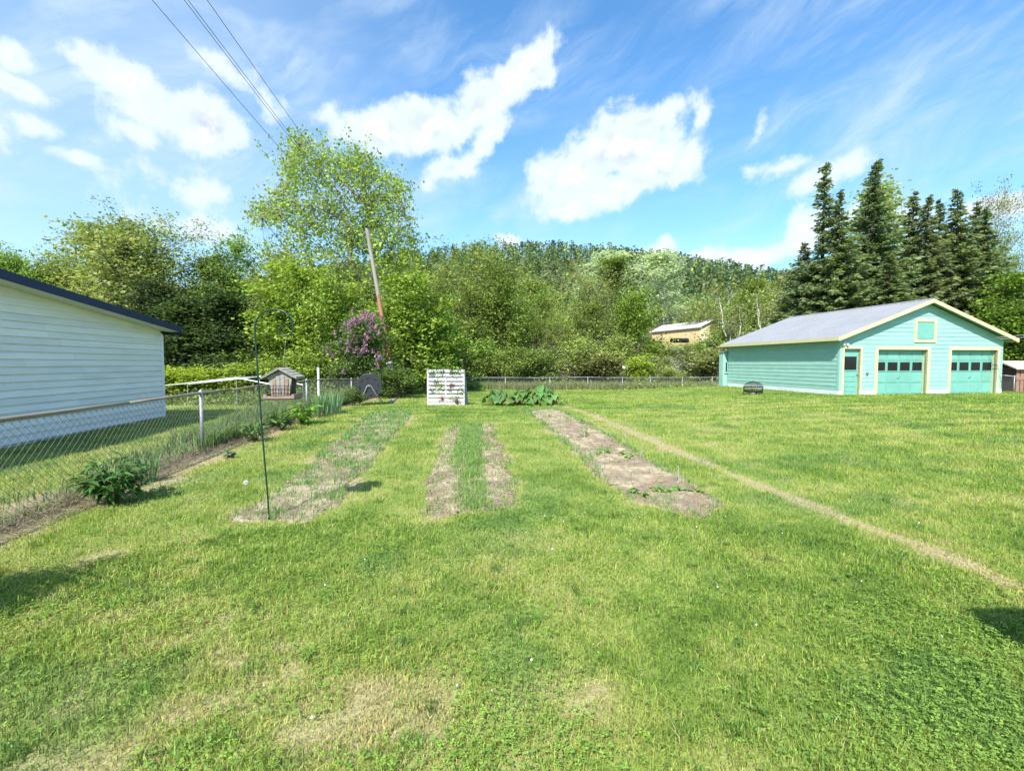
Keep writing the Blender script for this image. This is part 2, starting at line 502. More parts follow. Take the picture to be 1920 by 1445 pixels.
def far_col(x, y):
    """colour of the ground sheet: thatch and blade self-shadow under the turf near, wood floor and hill far away"""
    c = turf_col(x, y) * .62 + np.array((.055, .045, .022)) * .5  # turf tone darkened: self-shadow of the blades put into the colour
    n = fbm(x, y, .08, 21, 4)[:, None]
    wood = np.array((.050, .060, .020)) + np.array((.09, .075, .035)) * n
    k = sstep(y, 36.5, 40)[:, None]
    c = c * (1 - k) + wood * k
    ko = (1 - sstep(polydist(x, y, FENCE_L) + .25 * (fbm(x, y, 3, 55, 3) - .5), .12, .42))[:, None]
    c = c * (1 - ko) + np.array((.085, .065, .045)) * ko
    return c

def ground():
    rad = np.concatenate([np.linspace(.35, 4, 45), np.geomspace(4.08, 60, 190), np.geomspace(62, 4500, 70)])
    an = np.concatenate([np.linspace(-62, 62, 420), np.linspace(64, 296, 60)])
    an = np.radians(an)
    RR, AA = np.meshgrid(rad, an, indexing='ij')
    x = (RR * np.sin(AA)).ravel(); y = (RR * np.cos(AA)).ravel()
    z = gz(x, y)
    nr, na = len(rad), len(an)
    V = np.stack([x, y, z], 1)
    V = np.concatenate([V, [[0, 0, gz1(0, 0)]]])
    i, j = np.meshgrid(np.arange(nr - 1), np.arange(na), indexing='ij'); i = i.ravel(); j = j.ravel(); j2 = (j + 1) % na
    F = np.stack([i * na + j, (i + 1) * na + j, (i + 1) * na + j2, i * na + j2], 1)[:, ::-1]
    k = np.arange(na)
    F3 = np.stack([np.full(na, nr * na), (k + 1) % na, k], 1)
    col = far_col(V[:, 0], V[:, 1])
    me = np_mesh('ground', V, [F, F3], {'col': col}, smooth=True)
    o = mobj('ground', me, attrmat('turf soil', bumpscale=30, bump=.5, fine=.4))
    tag(o, 'mown green lawn running back to the fence and wooded hill', None, kind='structure')
ground()

# ------------------------------------------------------------------ grass blades
def blades(name, x, y, h, w, col, lean=.5, curl=.5, seed=1, segs=1, parent=None, label=None, cat=None, zoff=0.0, kind='stuff', mat='grass blade', dirbias=None):
    """one mesh of tapering blades; segs=1 gives single triangles, 2 gives bent blades"""
    rng = np.random.default_rng(seed); n = len(x)
    z = gz(x, y) - .006 + zoff
    a = rng.uniform(0, 2 * math.pi, n); la = rng.uniform(0, 2 * math.pi, n)
    if dirbias is not None: la = dirbias + rng.normal(0, .9, n)
    sx = np.cos(a) * w / 2; sy = np.sin(a) * w / 2
    ln = np.abs(rng.normal(0, lean, n)); lx = np.cos(la) * ln * h; ly = np.sin(la) * ln * h
    hz = h / np.sqrt(1 + ln ** 2)
    k = 1 / np.sqrt(1 + ln ** 2); lx *= k; ly *= k
    t = rng.uniform(0, 1, n)
    if segs == 1:
        V = np.zeros((n, 3, 3))
        V[:, 0] = np.stack([x - sx, y - sy, z], 1); V[:, 1] = np.stack([x + sx, y + sy, z], 1)
        V[:, 2] = np.stack([x + lx, y + ly, z + hz], 1)
        F = np.arange(n * 3).reshape(n, 3); nv = 3
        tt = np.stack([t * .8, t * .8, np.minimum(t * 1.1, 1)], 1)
        Fs = [F]
    else:
        V = np.zeros((n, 5, 3)); m = .55
        V[:, 0] = np.stack([x - sx, y - sy, z], 1); V[:, 1] = np.stack([x + sx, y + sy, z], 1)
        cx = x + lx * m * (1 - curl); cy = y + ly * m * (1 - curl); cz = z + hz * (m + .12 * curl)
        V[:, 2] = np.stack([cx + sx * .8, cy + sy * .8, cz], 1); V[:, 3] = np.stack([cx - sx * .8, cy - sy * .8, cz], 1)
        V[:, 4] = np.stack([x + lx * (1 + .25 * curl), y + ly * (1 + .25 * curl), z + hz * (1 - .12 * curl)], 1)
        b = np.arange(n)[:, None] * 5
        Fs = [np.concatenate([b, b + 1, b + 2, b + 3], 1), np.concatenate([b + 3, b + 2, b + 4], 1)]; nv = 5
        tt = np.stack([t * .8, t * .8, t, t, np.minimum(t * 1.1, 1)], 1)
    me = np_mesh(name, V.reshape(-1, 3), Fs, {'col': np.repeat(col, nv, 0), 'tint': tt.ravel()})
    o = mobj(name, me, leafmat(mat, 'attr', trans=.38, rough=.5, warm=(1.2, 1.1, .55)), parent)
    if kind: o['kind'] = kind
    if label: o['label'] = label
    if cat: o['category'] = cat
    return o

def lawn():
    rng = np.random.default_rng(7)
    # density falls with distance while blades widen: even cover
    d0, d1 = 1.45, 39.0
    N0 = 1500000
    dd = np.linspace(d0, d1, 4000)
    dens = 11000 / np.maximum(1, dd / 2.6) ** 1.62
    pdf = dens * (2.62 * dd + 2.0)
    cdf = np.cumsum(pdf); total = cdf[-1] * (dd[1] - dd[0]); cdf /= cdf[-1]
    n = int(min(total, N0))
    y = np.interp(rng.uniform(0, 1, n), cdf, dd)
    x = rng.uniform(-1, 1, n) * (1.31 * y + 1.0)
    keep = y < np.interp(x, [p[0] for p in FENCE_B] + [40], [p[1] - .15 for p in FENCE_B] + [37])
    keep &= ~inpoly(x, y, HOUSE) & ~inpoly(x, y, GARAGE) & (x > -12.5) & (x < 40)
    for b in BEDS:
        ed = polydist(x, y, b + [b[0]])
        keep &= ~(bed_mask(x, y, b) & (rng.uniform(0, 1, n) > .55 * np.exp(-ed / .07)))
    fl = polydist(x, y, FENCE_L)
    keep &= ~((fl < .55) & (rng.uniform(0, 1, n) < .85 * (1 - sstep(fl, .2, .6))))
    x = x[keep]; y = y[keep]
    v = dry(x, y)
    sd = polydist(x, y, STRIP)
    keep = rng.uniform(0, 1, len(x)) > .22 * sstep(v, .5, 1.0)
    x = x[keep]; y = y[keep]; v = v[keep]; sd = sd[keep]
    d = np.hypot(x, y); n = len(x)
    s = np.maximum(1, d / 3.0)
    lush = fbm(x, y, 1.6, 51, 3)
    h = (.021 + .028 * lush + rng.gamma(2.0, .0055, n)) * (1 - .42 * sstep(v, .45, .95)) * (.55 + .9 * fbm(x, y, 7.5, 63, 2)) * (1 + .10 * np.minimum(s, 6))
    w = .0042 * s ** .86 * rng.uniform(.7, 1.3, n)
    vv = np.clip(v + rng.normal(0, .12, n) + .6 * (rng.uniform(0, 1, n) < .018 + .16 * v), 0, 1)
    col = turf_col(x, y, vv)
    # bluish clumps of coarse grass
    blue = (sstep(fbm(x, y, .9, 201, 3), .60, .72) * .6)[:, None]
    col = col * (1 - blue) + np.array((.105, .230, .075)) * blue
    # faint mowing lanes on the far right lawn
    lane = .5 + .5 * np.sin((y * .98 - x * .16) * 2 * math.pi / 1.15 + 1.6 * fbm(x, y, .25, 8, 2))
    k = (sstep(d, 9, 15) * .16 * (lane - .5) * 2)[:, None]
    col = col * (1 + k)
    near = d < 5.2
    o = blades('lawn_grass', x[near], y[near], h[near], w[near], col[near], lean=.95, curl=.8, seed=3, segs=2,
               label='short mown grass blades of the near lawn')
    o = blades('lawn_grass', x[~near], y[~near], h[~near], w[~near], col[~near], lean=.95, seed=4, segs=1,
               label='mown grass of the farther lawn up to the fence')
    # clover and small weeds in the foreground
    n = 60000
    y = np.interp(rng.uniform(0, 1, n), [0, .6, 1], [1.45, 3.2, 6.0]); x = rng.uniform(-1, 1, n) * (1.25 * y + .6)
    cm = fbm(x, y, .75, 301, 3) + .16 * sstep(x, .2, 2.2) * (1 - sstep(y, 2.6, 4.4)) - .10 * sstep(-x, .4, 1.6)
    keep = rng.uniform(0, 1, n) < (.10 + .50 * sstep(cm, .45, .75)) * sstep(cm, .30, .50)
    for b in BEDS: keep &= ~bed_mask(x, y, b)
    keep &= dry(x, y) < .75
    x = x[keep]; y = y[keep]; n = len(x)
    z = gz(x, y) + rng.uniform(.025, .055, n)
    Vs = []; Ts = []
    r = rng.uniform(.005, .0120, n); a0 = rng.uniform(0, 2 * math.pi, n); t = rng.uniform(0.25, 1, n)
    for k in range(3):                       # three leaflets each
        a = a0 + k * 2.094
        dx, dy = np.cos(a), np.sin(a); up = rng.uniform(-.25, .45, n)
        c = np.stack([x, y, z], 1); dvec = np.stack([dx, dy, up], 1) * r[:, None]; svec = np.stack([-dy, dx, rng.uniform(-.3, .3, n)], 1) * r[:, None] * .55
        Vs.append(np.stack([c, c + dvec * .9 + svec, c + dvec * 1.6, c + dvec * .9 - svec], 1))
        Ts.append(np.repeat(t[:, None], 4, 1))
    V = np.concatenate(Vs).reshape(-1, 3); T = np.concatenate(Ts).ravel()
    F = np.arange(len(V)).reshape(-1, 4)
    colr = np.tile(np.array((.215, .335, .078)), (len(V), 1))
    o = mobj('clover', np_mesh('clover', V, F, {'col': colr, 'tint': T}), leafmat('grass blade', 'attr'))
    tag(o, 'low clover leaves spreading through the near lawn', 'clover', kind='stuff')
    # white clover heads
    n = 26
    y = rng.uniform(1.6, 5.2, n); x = rng.uniform(-.75, 1.0, n) * (1.0 * y)
    keep = np.ones(n, bool)
    for b in BEDS: keep &= ~bed_mask(x, y, b)
    x = x[keep]; y = y[keep]; n = len(x); mb = MB()
    for q in range(n):
        zz = gz1(x[q], y[q]); hh = rng.uniform(.03, .045); rr = rng.uniform(.004, .0075)
        mb.lathe([(0.001, hh - rr), (rr * .8, hh - rr * .6), (rr, hh), (rr * .7, hh + rr * .6), (0.001, hh + rr)], 7, (x[q], y[q], zz))
    o = mb.build('clover_flowers', pbr('clover white', (.74, .74, .78), .7), smooth=True)
    tag(o, 'tiny white clover heads dotted over the near lawn', 'clover flowers', kind='stuff')
lawn()

def lawn_weeds():
    rng = np.random.default_rng(70)
    # coarse tufts
    n = 130; cy = rng.uniform(1.6, 6.5, n); cx = rng.uniform(-1, 1, n) * 1.15 * cy; m = 42
    ok = np.ones(n, bool)
    for b in BEDS: ok &= ~bed_mask(cx, cy, b)
    ok &= (polydist(cx, cy, FENCE_L) > .7) & (polydist(cx, cy, STRIP) > .25)
    cx = cx[ok]; cy = cy[ok]; n = len(cx)
    x = np.repeat(cx, m) + rng.normal(0, .035, n * m); y = np.repeat(cy, m) + rng.normal(0, .03, n * m)
    h = np.repeat(rng.uniform(.05, .095, n), m) * rng.uniform(.6, 1.2, n * m)
    c = np.repeat(np.array([(.15, .26, .07)]) * rng.uniform(.75, 1.35, (n, 1)), m, 0) * rng.uniform(.8, 1.2, (n * m, 1))
    blades('grass_tufts', x, y, h, .0046 * rng.uniform(.8, 1.5, n * m), c, lean=.75, curl=.8, seed=71, segs=2, label='coarse darker grass tufts scattered in the near lawn', cat='grass')
    # broad leaved rosettes
    n = 60; cy = rng.uniform(1.6, 5.5, n); cx = rng.uniform(-1, 1, n) * 1.15 * cy; ok = polydist(cx, cy, STRIP) > .25
    for b in BEDS: ok &= ~bed_mask(cx, cy, b)
    cx = cx[ok]; cy = cy[ok]; V = []; T = []; K = []
    for q in range(len(cx)):
        k = rng.integers(6, 11); a = rng.uniform(0, 6.28) + np.arange(k) * 6.28 / k + rng.normal(0, .2, k); ln = rng.uniform(.03, .065, k) * rng.uniform(.6, 1.1)
        z = gz1(cx[q], cy[q]) + .022; w = ln * rng.uniform(.15, .24)
        d = np.stack([np.cos(a), np.sin(a), np.zeros(k)], 1); s = np.stack([-np.sin(a), np.cos(a), np.zeros(k)], 1); o = np.array([cx[q], cy[q], z]); u = np.array([0, 0, 1.0])
        V.append(np.stack([o + d * .004, o + d * (ln * .62)[:, None] + s * w[:, None] + u * .022, o + d * ln[:, None] + u * .012, o + d * (ln * .62)[:, None] - s * w[:, None] + u * .022], 1).reshape(-1, 3))
        T.append(np.full(4 * k, rng.uniform(.2, .9))); K.append(np.tile(np.array((.15, .245, .06)) * rng.uniform(.8, 1.2), (4 * k, 1)))
    V = np.concatenate(V)
    o = mobj('lawn_weeds', np_mesh('lawn_weeds', V, np.arange(len(V)).reshape(-1, 4), {'col': np.concatenate(K), 'tint': np.concatenate(T)}), leafmat('grass blade', 'attr'))
    tag(o, 'flat broad leaved weeds among the near grass', 'weeds', kind='stuff')
lawn_weeds()

# ------------------------------------------------------------------ garden beds
def bed(poly, label, seed, bare, grasscol=(.17, .32, .11)):
    rng = np.random.default_rng(seed)
    xs = [p[0] for p in poly]; ys = [p[1] for p in poly]
    st = .035 if min(ys) < 6 else .045
    gx = np.arange(min(xs) - .4, max(xs) + .4, st); gy = np.arange(min(ys) - .4, max(ys) + .4, st)
    X, Y = np.meshgrid(gx, gy, indexing='ij'); x = X.ravel(); y = Y.ravel()
    ins = bed_mask(x, y, poly)
    ed = polydist(x, y, poly + [poly[0]])
    lump = fbm(x, y, 9, seed, 4) - .5
    z = gz(x, y) + np.where(ins, .006 + .085 * lump + .018 * np.clip(ed / .2, 0, 1), -.03)
    nx, ny = X.shape
    i, j = np.meshgrid(np.arange(nx - 1), np.arange(ny - 1), indexing='ij'); i = i.ravel(); j = j.ravel()
    F = np.stack([i * ny + j, (i + 1) * ny + j, (i + 1) * ny + j + 1, i * ny + j + 1], 1)
    F = F[ins[F].any(1)]
    used = np.unique(F); re = np.zeros(len(x), int) - 1; re[used] = np.arange(len(used)); F = re[F]
    c1 = np.array((.255, .198, .138)); c2 = np.array((.405, .330, .228)); c3 = np.array((.125, .090, .064))
    n = fbm(x, y, 3.2, seed + 9, 4)[:, None]; n2 = fbm(x, y, 14, seed + 19, 3)[:, None]
    col = c1 + (c2 - c1) * sstep(n, .38, .66); col = col + (c3 - col) * sstep(n2, .60, .85) * .7
    cx, cy = sum(xs) / len(xs), sum(ys) / len(ys)
    base = np.array([cx, cy, gz1(cx, cy)])
    t = thing('garden_bed', label, 'garden bed', tuple(base))
    me = np_mesh('soil', np.stack([x, y, z], 1)[used] - base, F, {'col': col[used]}, smooth=True)
    mobj('soil', me, attrmat('bed soil ' + str(seed), bumpscale=55, bump=.7, fine=.3), t)
    # straw and clods on the soil
    n = 5200
    sx = rng.uniform(min(xs) - .1, max(xs) + .1, n); sy = rng.uniform(min(ys) - .1, max(ys) + .1, n)
    k = bed_mask(sx, sy, poly); sx = sx[k]; sy = sy[k]; n = len(sx)
    sz = gz(sx, sy) + .006 + .085 * (fbm(sx, sy, 9, seed, 4) - .5) + .022
    a = rng.uniform(0, 2 * math.pi, n); ln = rng.uniform(.02, .11, n)
    A = np.stack([sx, sy, sz], 1); B = A + np.stack([np.cos(a) * ln, np.sin(a) * ln, rng.normal(.004, .012, n)], 1)
    V, F = prisms(A, B, rng.uniform(.0010, .0024, n) * max(1, min(ys) / 5))
    sc = np.repeat(np.where(rng.uniform(0, 1, (n, 1)) < .7, np.array([[.50, .41, .25]]), np.array([[.20, .14, .09]])) * rng.uniform(.7, 1.2, (n, 1)), 6, 0)
    o = mobj('straw', np_mesh('straw', V - base, F, {'col': sc}), attrmat('straw ' + str(seed), bump=0, fine=.1), t); o['kind'] = 'stuff'
    # clods and small stones
    n = 2600
    sx = rng.uniform(min(xs) - .1, max(xs) + .1, n); sy = rng.uniform(min(ys) - .1, max(ys) + .1, n)
    k = bed_mask(sx, sy, poly); sx = sx[k]; sy = sy[k]; n = len(sx)
    sz = gz(sx, sy) + .006 + .085 * (fbm(sx, sy, 9, seed, 4) - .5) + .016
    oc = np.array([(1, 0, 0), (-1, 0, 0), (0, 1, 0), (0, -1, 0), (0, 0, 1), (0, 0, -1)], float)
    V = oc[None] * rng.uniform(.55, 1.3, (n, 6, 1)) * (rng.gamma(2.0, .0045, n) + .004)[:, None, None] * np.array([1, 1, .7]) + np.stack([sx, sy, sz], 1)[:, None, :]
    fo = np.array([(0, 2, 4), (2, 1, 4), (1, 3, 4), (3, 0, 4), (2, 0, 5), (1, 2, 5), (3, 1, 5), (0, 3, 5)])
    F = (np.arange(n)[:, None, None] * 6 + fo[None]).reshape(-1, 3)
    cc = np.repeat(np.array((.30, .225, .165)) * rng.uniform(.55, 1.3, (n, 1)), 6, 0)
    o = mobj('clods', np_mesh('clods', V.reshape(-1, 3) - base, F, {'col': cc}), attrmat('clods ' + str(seed), bump=.3, fine=.3), t); o['kind'] = 'stuff'
    # grass come up again in the bed
    n = 90000
    sx = rng.uniform(min(xs), max(xs), n); sy = rng.uniform(min(ys), max(ys), n)
    k = bed_mask(sx, sy, poly)
    pr = bare(sx, sy)
    k &= rng.uniform(0, 1, n) < pr
    sx = sx[k]; sy = sy[k]; n = len(sx); s = np.maximum(1, np.hypot(sx, sy) / 5)
    cc = np.array(grasscol) * rng.uniform(.75, 1.3, (n, 1)); dr = rng.uniform(0, 1, n) < .08; cc[dr] = STRAW * .9
    o = blades('bed_grass', sx - 0, sy - 0, rng.uniform(.05, .14, n) * (.6 + .6 * pr[k] if False else 1), .0052 * s * rng.uniform(.7, 1.3, n), cc, lean=.55, curl=.6, seed=seed, segs=2)
    o.parent = t; o.matrix_parent_inverse.identity(); o.location = (-base[0], -base[1], -base[2])
    return t
def bareL(x, y): return .07 + .22 * fbm(x, y, 2, 5, 2) + .50 * sstep(fbm(x, y, 3.2, 401, 3), .50, .66)
_mc = [G(*p) for p in ((905, 985), (893, 955), (884, 905), (880, 850), (882, 795))]
def bareM(x, y):
    d = polydist(x, y, _mc)
    w = .21 + .05 * sstep(y, 6, 10)
    return .04 + .85 * (1 - sstep(d + .16 * (fbm(x, y, 5, 29, 2) - .5), w * .45, w * 1.35)) * (.35 + .8 * fbm(x, y, 4.5, 19, 3)) + .15 * sstep(fbm(x, y, 2.0, 402, 3), .58, .7)
def bareR(x, y): return .015 + .25 * sstep(fbm(x, y, 1.8, 403, 4), .60, .72) + .3 * np.exp(-(polydist(x, y, BED_R + [BED_R[0]]) / .12) ** 2)
bed(BED_L, 'left garden bed of dry soil half overgrown with grass, by the hook', 21, bareL)
bed(BED_M, 'middle garden bed with a strip of tall grass down its centre', 22, bareM, (.20, .33, .11))
bed(BED_R, 'right garden bed of bare tan soil with seedlings and stakes', 23, bareR)

# ================================================================== BUILDINGS
def paint(name, col, dirt=.12, rough=.5, scale=3.0, aniso=(1, 1, 1)):
    c2 = tuple(min(1, c * (1 - dirt)) for c in col)
    return pbr(name, c2, rough, spec=.35, objvar=.07, col2=col, bump=.08, scale=scale, aniso=aniso)
M_AQUA = paint('aqua siding paint', (.285, .505, .440), .16, .5, 1.7, (1, 1, 3))
M_TEAL = paint('teal door paint', (.165, .405, .34), .12, .45)
M_CREAM = paint('cream trim paint', (.61, .56, .32), .10, .45)
M_BASE = paint('white base board', (.62, .67, .70), .10, .55)
M_ROOF = pbr('grey metal roof', (.27, .272, .285), .55, .1, .4, col2=(.32, .322, .335), bump=.05, scale=.9)
M_GLASS = pbr('dark window glass', (.010, .011, .013), .08, 0, .32)
M_WHITE = paint('white vinyl siding', (.88, .865, .82), .13, .5, 1.1, (1, 1, 5))
M_WTRIM = paint('white corner trim', (.86, .87, .87), .06, .45)
M_BLUE = paint('navy fascia paint', (.014, .030, .085), .2, .45)
M_SHING = pbr('dark roof shingles', (.045, .045, .042), .9, 0, .2, col2=(.09, .085, .07), bump=.6, scale=30)
M_SOFF = paint('white soffit', (.70, .70, .62), .1, .6)
M_STEEL = pbr('galvanised steel', (.27, .285, .295), .5, .4, .5, col2=(.36, .375, .385), bump=.05, scale=12)
M_MESH = pbr('chain link wire', (.17, .18, .185), .5, .35, .5)
M_DARKMET = pbr('black iron', (.02, .02, .021), .55, .3, .4)

def boards(parent, mat, z0, z1, step, segs, out=.022, name='siding_board', top=None, flat=False):
    """clapboards on the wall plane y=0 of a local frame, outside towards -y.
    segs(za, zb) -> list of (u0, u1); top(u) -> upper limit of the wall at u"""
    z = z0
    while z < z1 - .01:
        zb = min(z + step, z1)
        for (u0, u1) in segs(z, zb):
            if top is None:
                pl = [(u0, z), (u1, z), (u1, zb), (u0, zb)]
            else:
                pl = clip_top([(u0, z), (u1, z), (u1, zb), (u0, zb)], top)
            if len(pl) < 3: continue
            mb = MB(); n = len(pl)
            f = [(u, -(out - (out - .006) * (v - z) / step), v) for (u, v) in pl]; b = [(u, .0, v) for (u, v) in pl]
            mb.v = f + b
            mb.f.append(tuple(range(n)))
            for k in range(n):
                j = (k + 1) % n; mb.f.append((k, n + k, n + j, j))
            mb.build(name, mat, parent)
        z += step

def clip_top(pl, top):
    """clip polygon (u,v) against v <= each line in top: list of (u0, v0, slope)"""
    for (u0, v0, sl) in top:
        res = []
        def g(p): return v0 + sl * (p[0] - u0) - p[1]
        for i in range(len(pl)):
            a, b = pl[i], pl[(i + 1) % len(pl)]; ga, gb = g(a), g(b)
            if ga >= 0: res.append(a)
            if (ga >= 0) != (gb >= 0):
                t = ga / (ga - gb); res.append((a[0] + t * (b[0] - a[0]), a[1] + t * (b[1] - a[1])))
        pl = res
        if len(pl) < 3: return []
    return pl

def cut(u0, u1, holes, za, zb):
    segs = [(u0, u1)]
    for (a, b, lo, hi) in holes:
        if hi - .02 <= za or lo + .02 >= zb: continue
        nx = []
        for (s, e) in segs:
            if b <= s or a >= e: nx.append((s, e)); continue
            if a > s: nx.append((s, a))
            if b < e: nx.append((b, e))
        segs = nx
    return [(s, e) for s, e in segs if e - s > .02]

def garage():
    W, D, E = 9.25, 8.5, 2.72           # width, depth, wall height at the eaves (above base)
    PK = 4.42; zb = .0
    z0 = .14
    t = thing('garage', 'aqua clapboard garage with cream trim and two teal overhead doors', 'garage', (GAR_O[0], GAR_O[1], z0), GAR_A)
    sl = (PK - E) / (W / 2)
    top = [(0, E, sl), (W, E, -sl)]
    man = (.22, 1.10, 0, 2.18); d1 = (2.05, 4.82, 0, 2.15); d2 = (6.18, 8.92, 0, 2.15)
    holes = [man, d1, d2]
    # ---- front wall
    mb = MB()
    for (a, b) in ((.0, .22), (1.10, 2.05), (4.82, 6.18), (8.92, W)):
        mb.box(a, b, .001, .12, 0, 2.18)
    mb.prism([(0, .001, 2.181), (W, .001, 2.181), (W, .001, E), (W / 2, .001, PK), (0, .001, E)], (0, .119, 0))
    fw = mb.build('front_wall', M_AQUA, t)
    vent = (4.02, 5.26, 2.50, 3.62)
    boards(fw, M_AQUA, .22, PK, .198, lambda a, b: cut(.10, W - .0, holes + [(4.06, 5.22, 2.54, 3.58)], a, b), top=top)
    for (a, b) in ((.0, .14), (1.24, 1.90), (4.98, 6.05), (9.06, W)):
        MB().box(a, b, -.026, 0, 0, .215).build('base_board', M_BASE, fw)
    MB().box(-.024, .10, -.03, 0, .216, E - .1).build('corner_board', M_AQUA, fw)
    # ---- left side wall (its own local frame turned by 90 degrees)
    sw = MB().box(.0, D, .001, .12, 0, E).build('side_wall', M_AQUA, t)
    sw.rotation_euler = (0, 0, -math.pi / 2); sw.location = (.0, D, 0)
    sw.location = (0, D, 0)
    boards(sw, M_AQUA, .22, E - .02, .198, lambda a, b: [(0, D - .10)])
    MB().box(0, D + .0, -.026, 0, -.05, .215).build('base_board', M_BASE, sw)
    MB().box(D - .10, D, -.028, 0, .216, E - .02).build('corner_board', M_AQUA, sw)
    MB().box(W - .12, W, .12, D, 0, E).build('right_wall', M_AQUA, t)
    mb = MB(); mb.prism([(0, D, 0), (W, D, 0), (W, D, E), (W / 2, D, PK), (0, D, E)], (0, -.12, 0)); mb.build('rear_wall', M_AQUA, t)
    # ---- roof: two slabs with folded ribs
    oh, fo, ro = .40, .36, .30
    ze = E - sl * oh + .10; zr = PK + .10
    roof = MB()
    roof.hexa([(-oh, -fo, ze), (W / 2, -fo, zr), (W / 2, D + ro, zr), (-oh, D + ro, ze), (-oh, -fo, ze + .035), (W / 2, -fo, zr + .035), (W / 2, D + ro, zr + .035), (-oh, D + ro, ze + .035)])
    roof.hexa([(W / 2 + .001, -fo, zr), (W + oh, -fo, ze), (W + oh, D + ro, ze), (W / 2 + .001, D + ro, zr), (W / 2 + .001, -fo, zr + .035), (W + oh, -fo, ze + .035), (W + oh, D + ro, ze + .035), (W / 2 + .001, D + ro, zr + .035)])
    ro_ = roof.build('roof', M_ROOF, t)
    rib = MB(); dz = (zr - ze)
    rib.hexa([(-oh - .01, -.012, ze + .036), (W / 2 - .02, -.012, zr + .030), (W / 2 - .02, .012, zr + .030), (-oh - .01, .012, ze + .036),
              (-oh - .01, -.008, ze + .050), (W / 2 - .02, -.008, zr + .044), (W / 2 - .02, .008, zr + .044), (-oh - .01, .008, ze + .050)])
    rme = rib.mesh('roof_rib')
    k = -fo + .23
    while k < D + ro:
        mobj('roof_rib', rme, M_ROOF, ro_, (0, k, 0)); k += .457
    rc = MB(); rc.prism([(W / 2 - .13, -fo - .01, zr + .005), (W / 2, -fo - .01, zr + .062), (W / 2 + .13, -fo - .01, zr + .005), (W / 2, -fo - .01, zr + .045)], (0, D + fo + ro + .02, 0)); rc.build('ridge_cap', M_ROOF, ro_)
    # rake boards and eave fascia
    for s in (-1, 1):
        a = (-oh if s < 0 else W + oh)
        mb = MB()
        p0 = (a, ze - .15); p1 = (a, ze + .025); p2 = (W / 2 + s * .001, zr + .025); p3 = (W / 2 + s * .001, zr - .15)
        mb.prism([(p[0], -fo - .028, p[1]) for p in (p0, p3, p2, p1)], (0, .026, 0)); mb.build('rake_board', M_CREAM, t)
        x = a + (-.026 if s < 0 else .002)
        MB().box(x, x + .024, -fo + .001, D + ro, ze - .13, ze + .03).build('eave_fascia', M_CREAM, t)
        mb = MB()
        mb.hexa([(a, -fo, ze - .012), (W / 2, -fo, zr - .012), (W / 2, D + ro, zr - .012), (a, D + ro, ze - .012), (a, -fo, ze - .002), (W / 2, -fo, zr - .002), (W / 2, D + ro, zr - .002), (a, D + ro, ze - .002)])
        mb.build('soffit', M_AQUA, t)
    # ---- trims round the openings, with deep cream jambs
    def surround(hole, tw, tt, nm, jamb=.16):
        a, b, lo, hi = hole
        f = MB().box(a - tw, a, -.042, .03, lo, hi).box(b, b + tw, -.042, .03, lo, hi).box(a - tw, b + tw, -.044, .03, hi, hi + tt)
        f.box(a - .012, a, .031, jamb, lo, hi).box(b, b + .012, .031, jamb, lo, hi).box(a, b, .031, jamb, hi, hi + .012)
        return f.build(nm, M_CREAM, t)
    surround(man, .10, .12, 'door_frame', .14)
    surround(d1, .14, .15, 'door_frame', .22); surround(d2, .13, .15, 'door_frame', .22)
    # ---- entrance door
    md = MB().box(man[0] + .004, man[1] - .004, .10, .14, .02, man[3] - .01).build('entrance_door', M_TEAL, t)
    wz0, wz1 = 1.18, 1.82
    MB().box(.30, 1.00, .088, .0995, wz0, wz1).build('window_pane', M_GLASS, md)
    f = MB().box(.26, .30, .078, .0995, wz0 - .04, wz1 + .04).box(1.0, 1.04, .078, .0995, wz0 - .04, wz1 + .04).box(.30, 1.0, .078, .0995, wz1, wz1 + .04).box(.30, 1.0, .076, .0995, wz0 - .05, wz0)
    f.build('window_frame', M_TEAL, md)
    for q in range(4):
        zz = .16 + q * .235
        MB().box(.32, .98, .086, .0995, zz, zz + .19).build('door_panel', M_TEAL, md, bevel=.006)
    mb = MB(); mb.lathe([(.0, 0), (.03, 0), (.032, .012), (.012, .018), (.012, .04), (.028, .05), (.032, .065), (.022, .08), (.0, .082)], 12)
    kn = mb.build('door_knob', M_STEEL, md, smooth=True); kn.rotation_euler = (math.pi / 2, 0, 0); kn.location = (1.045, .099, .98)
    MB().box(1.02, 1.07, .07, .099, 1.28, 1.33).build('deadbolt', M_STEEL, md, bevel=.008)
    MB().box(man[0], man[1], -.05, .14, .001, .02).build('door_sill', pbr('worn wood sill', (.35, .28, .2), .8), t)
    # ---- overhead doors: four sections of four panels, window row in the third
    def overhead(h, lab):
        a, b, lo, hi = h
        od = MB().box(a + .004, b - .004, .20, .24, lo + .01, hi - .004).build('overhead_door', M_TEAL, t)
        hs = (hi - lo - .01) / 4; ws = (b - a) / 4
        for r_ in range(4):
            zz = lo + .01 + r_ * hs
            MB().box(a + .01, b - .01, .188, .1995, zz + .006, zz + hs - .006).build('door_section', M_TEAL, od)
            for c in range(4):
                u0 = a + c * ws + .055; u1 = a + (c + 1) * ws - .055
                if r_ == 2:
                    MB().box(u0 + .012, u1 - .012, .176, .1875, zz + .062, zz + hs - .062).build('window_pane', M_GLASS, od)
                    f = MB().box(u0 - .02, u0 + .012, .170, .1875, zz + .03, zz + hs - .03).box(u1 - .012, u1 + .02, .170, .1875, zz + .03, zz + hs - .03)
                    f.box(u0 + .012, u1 - .012, .170, .1875, zz + .03, zz + .062).box(u0 + .012, u1 - .012, .170, .1875, zz + hs - .062, zz + hs - .03)
                    f.build('window_frame', M_TEAL, od)
                else:
                    MB().box(u0, u1, .178, .1875, zz + .05, zz + hs - .05).build('door_panel', M_TEAL, od, bevel=.005)
        c = (a + b) / 2
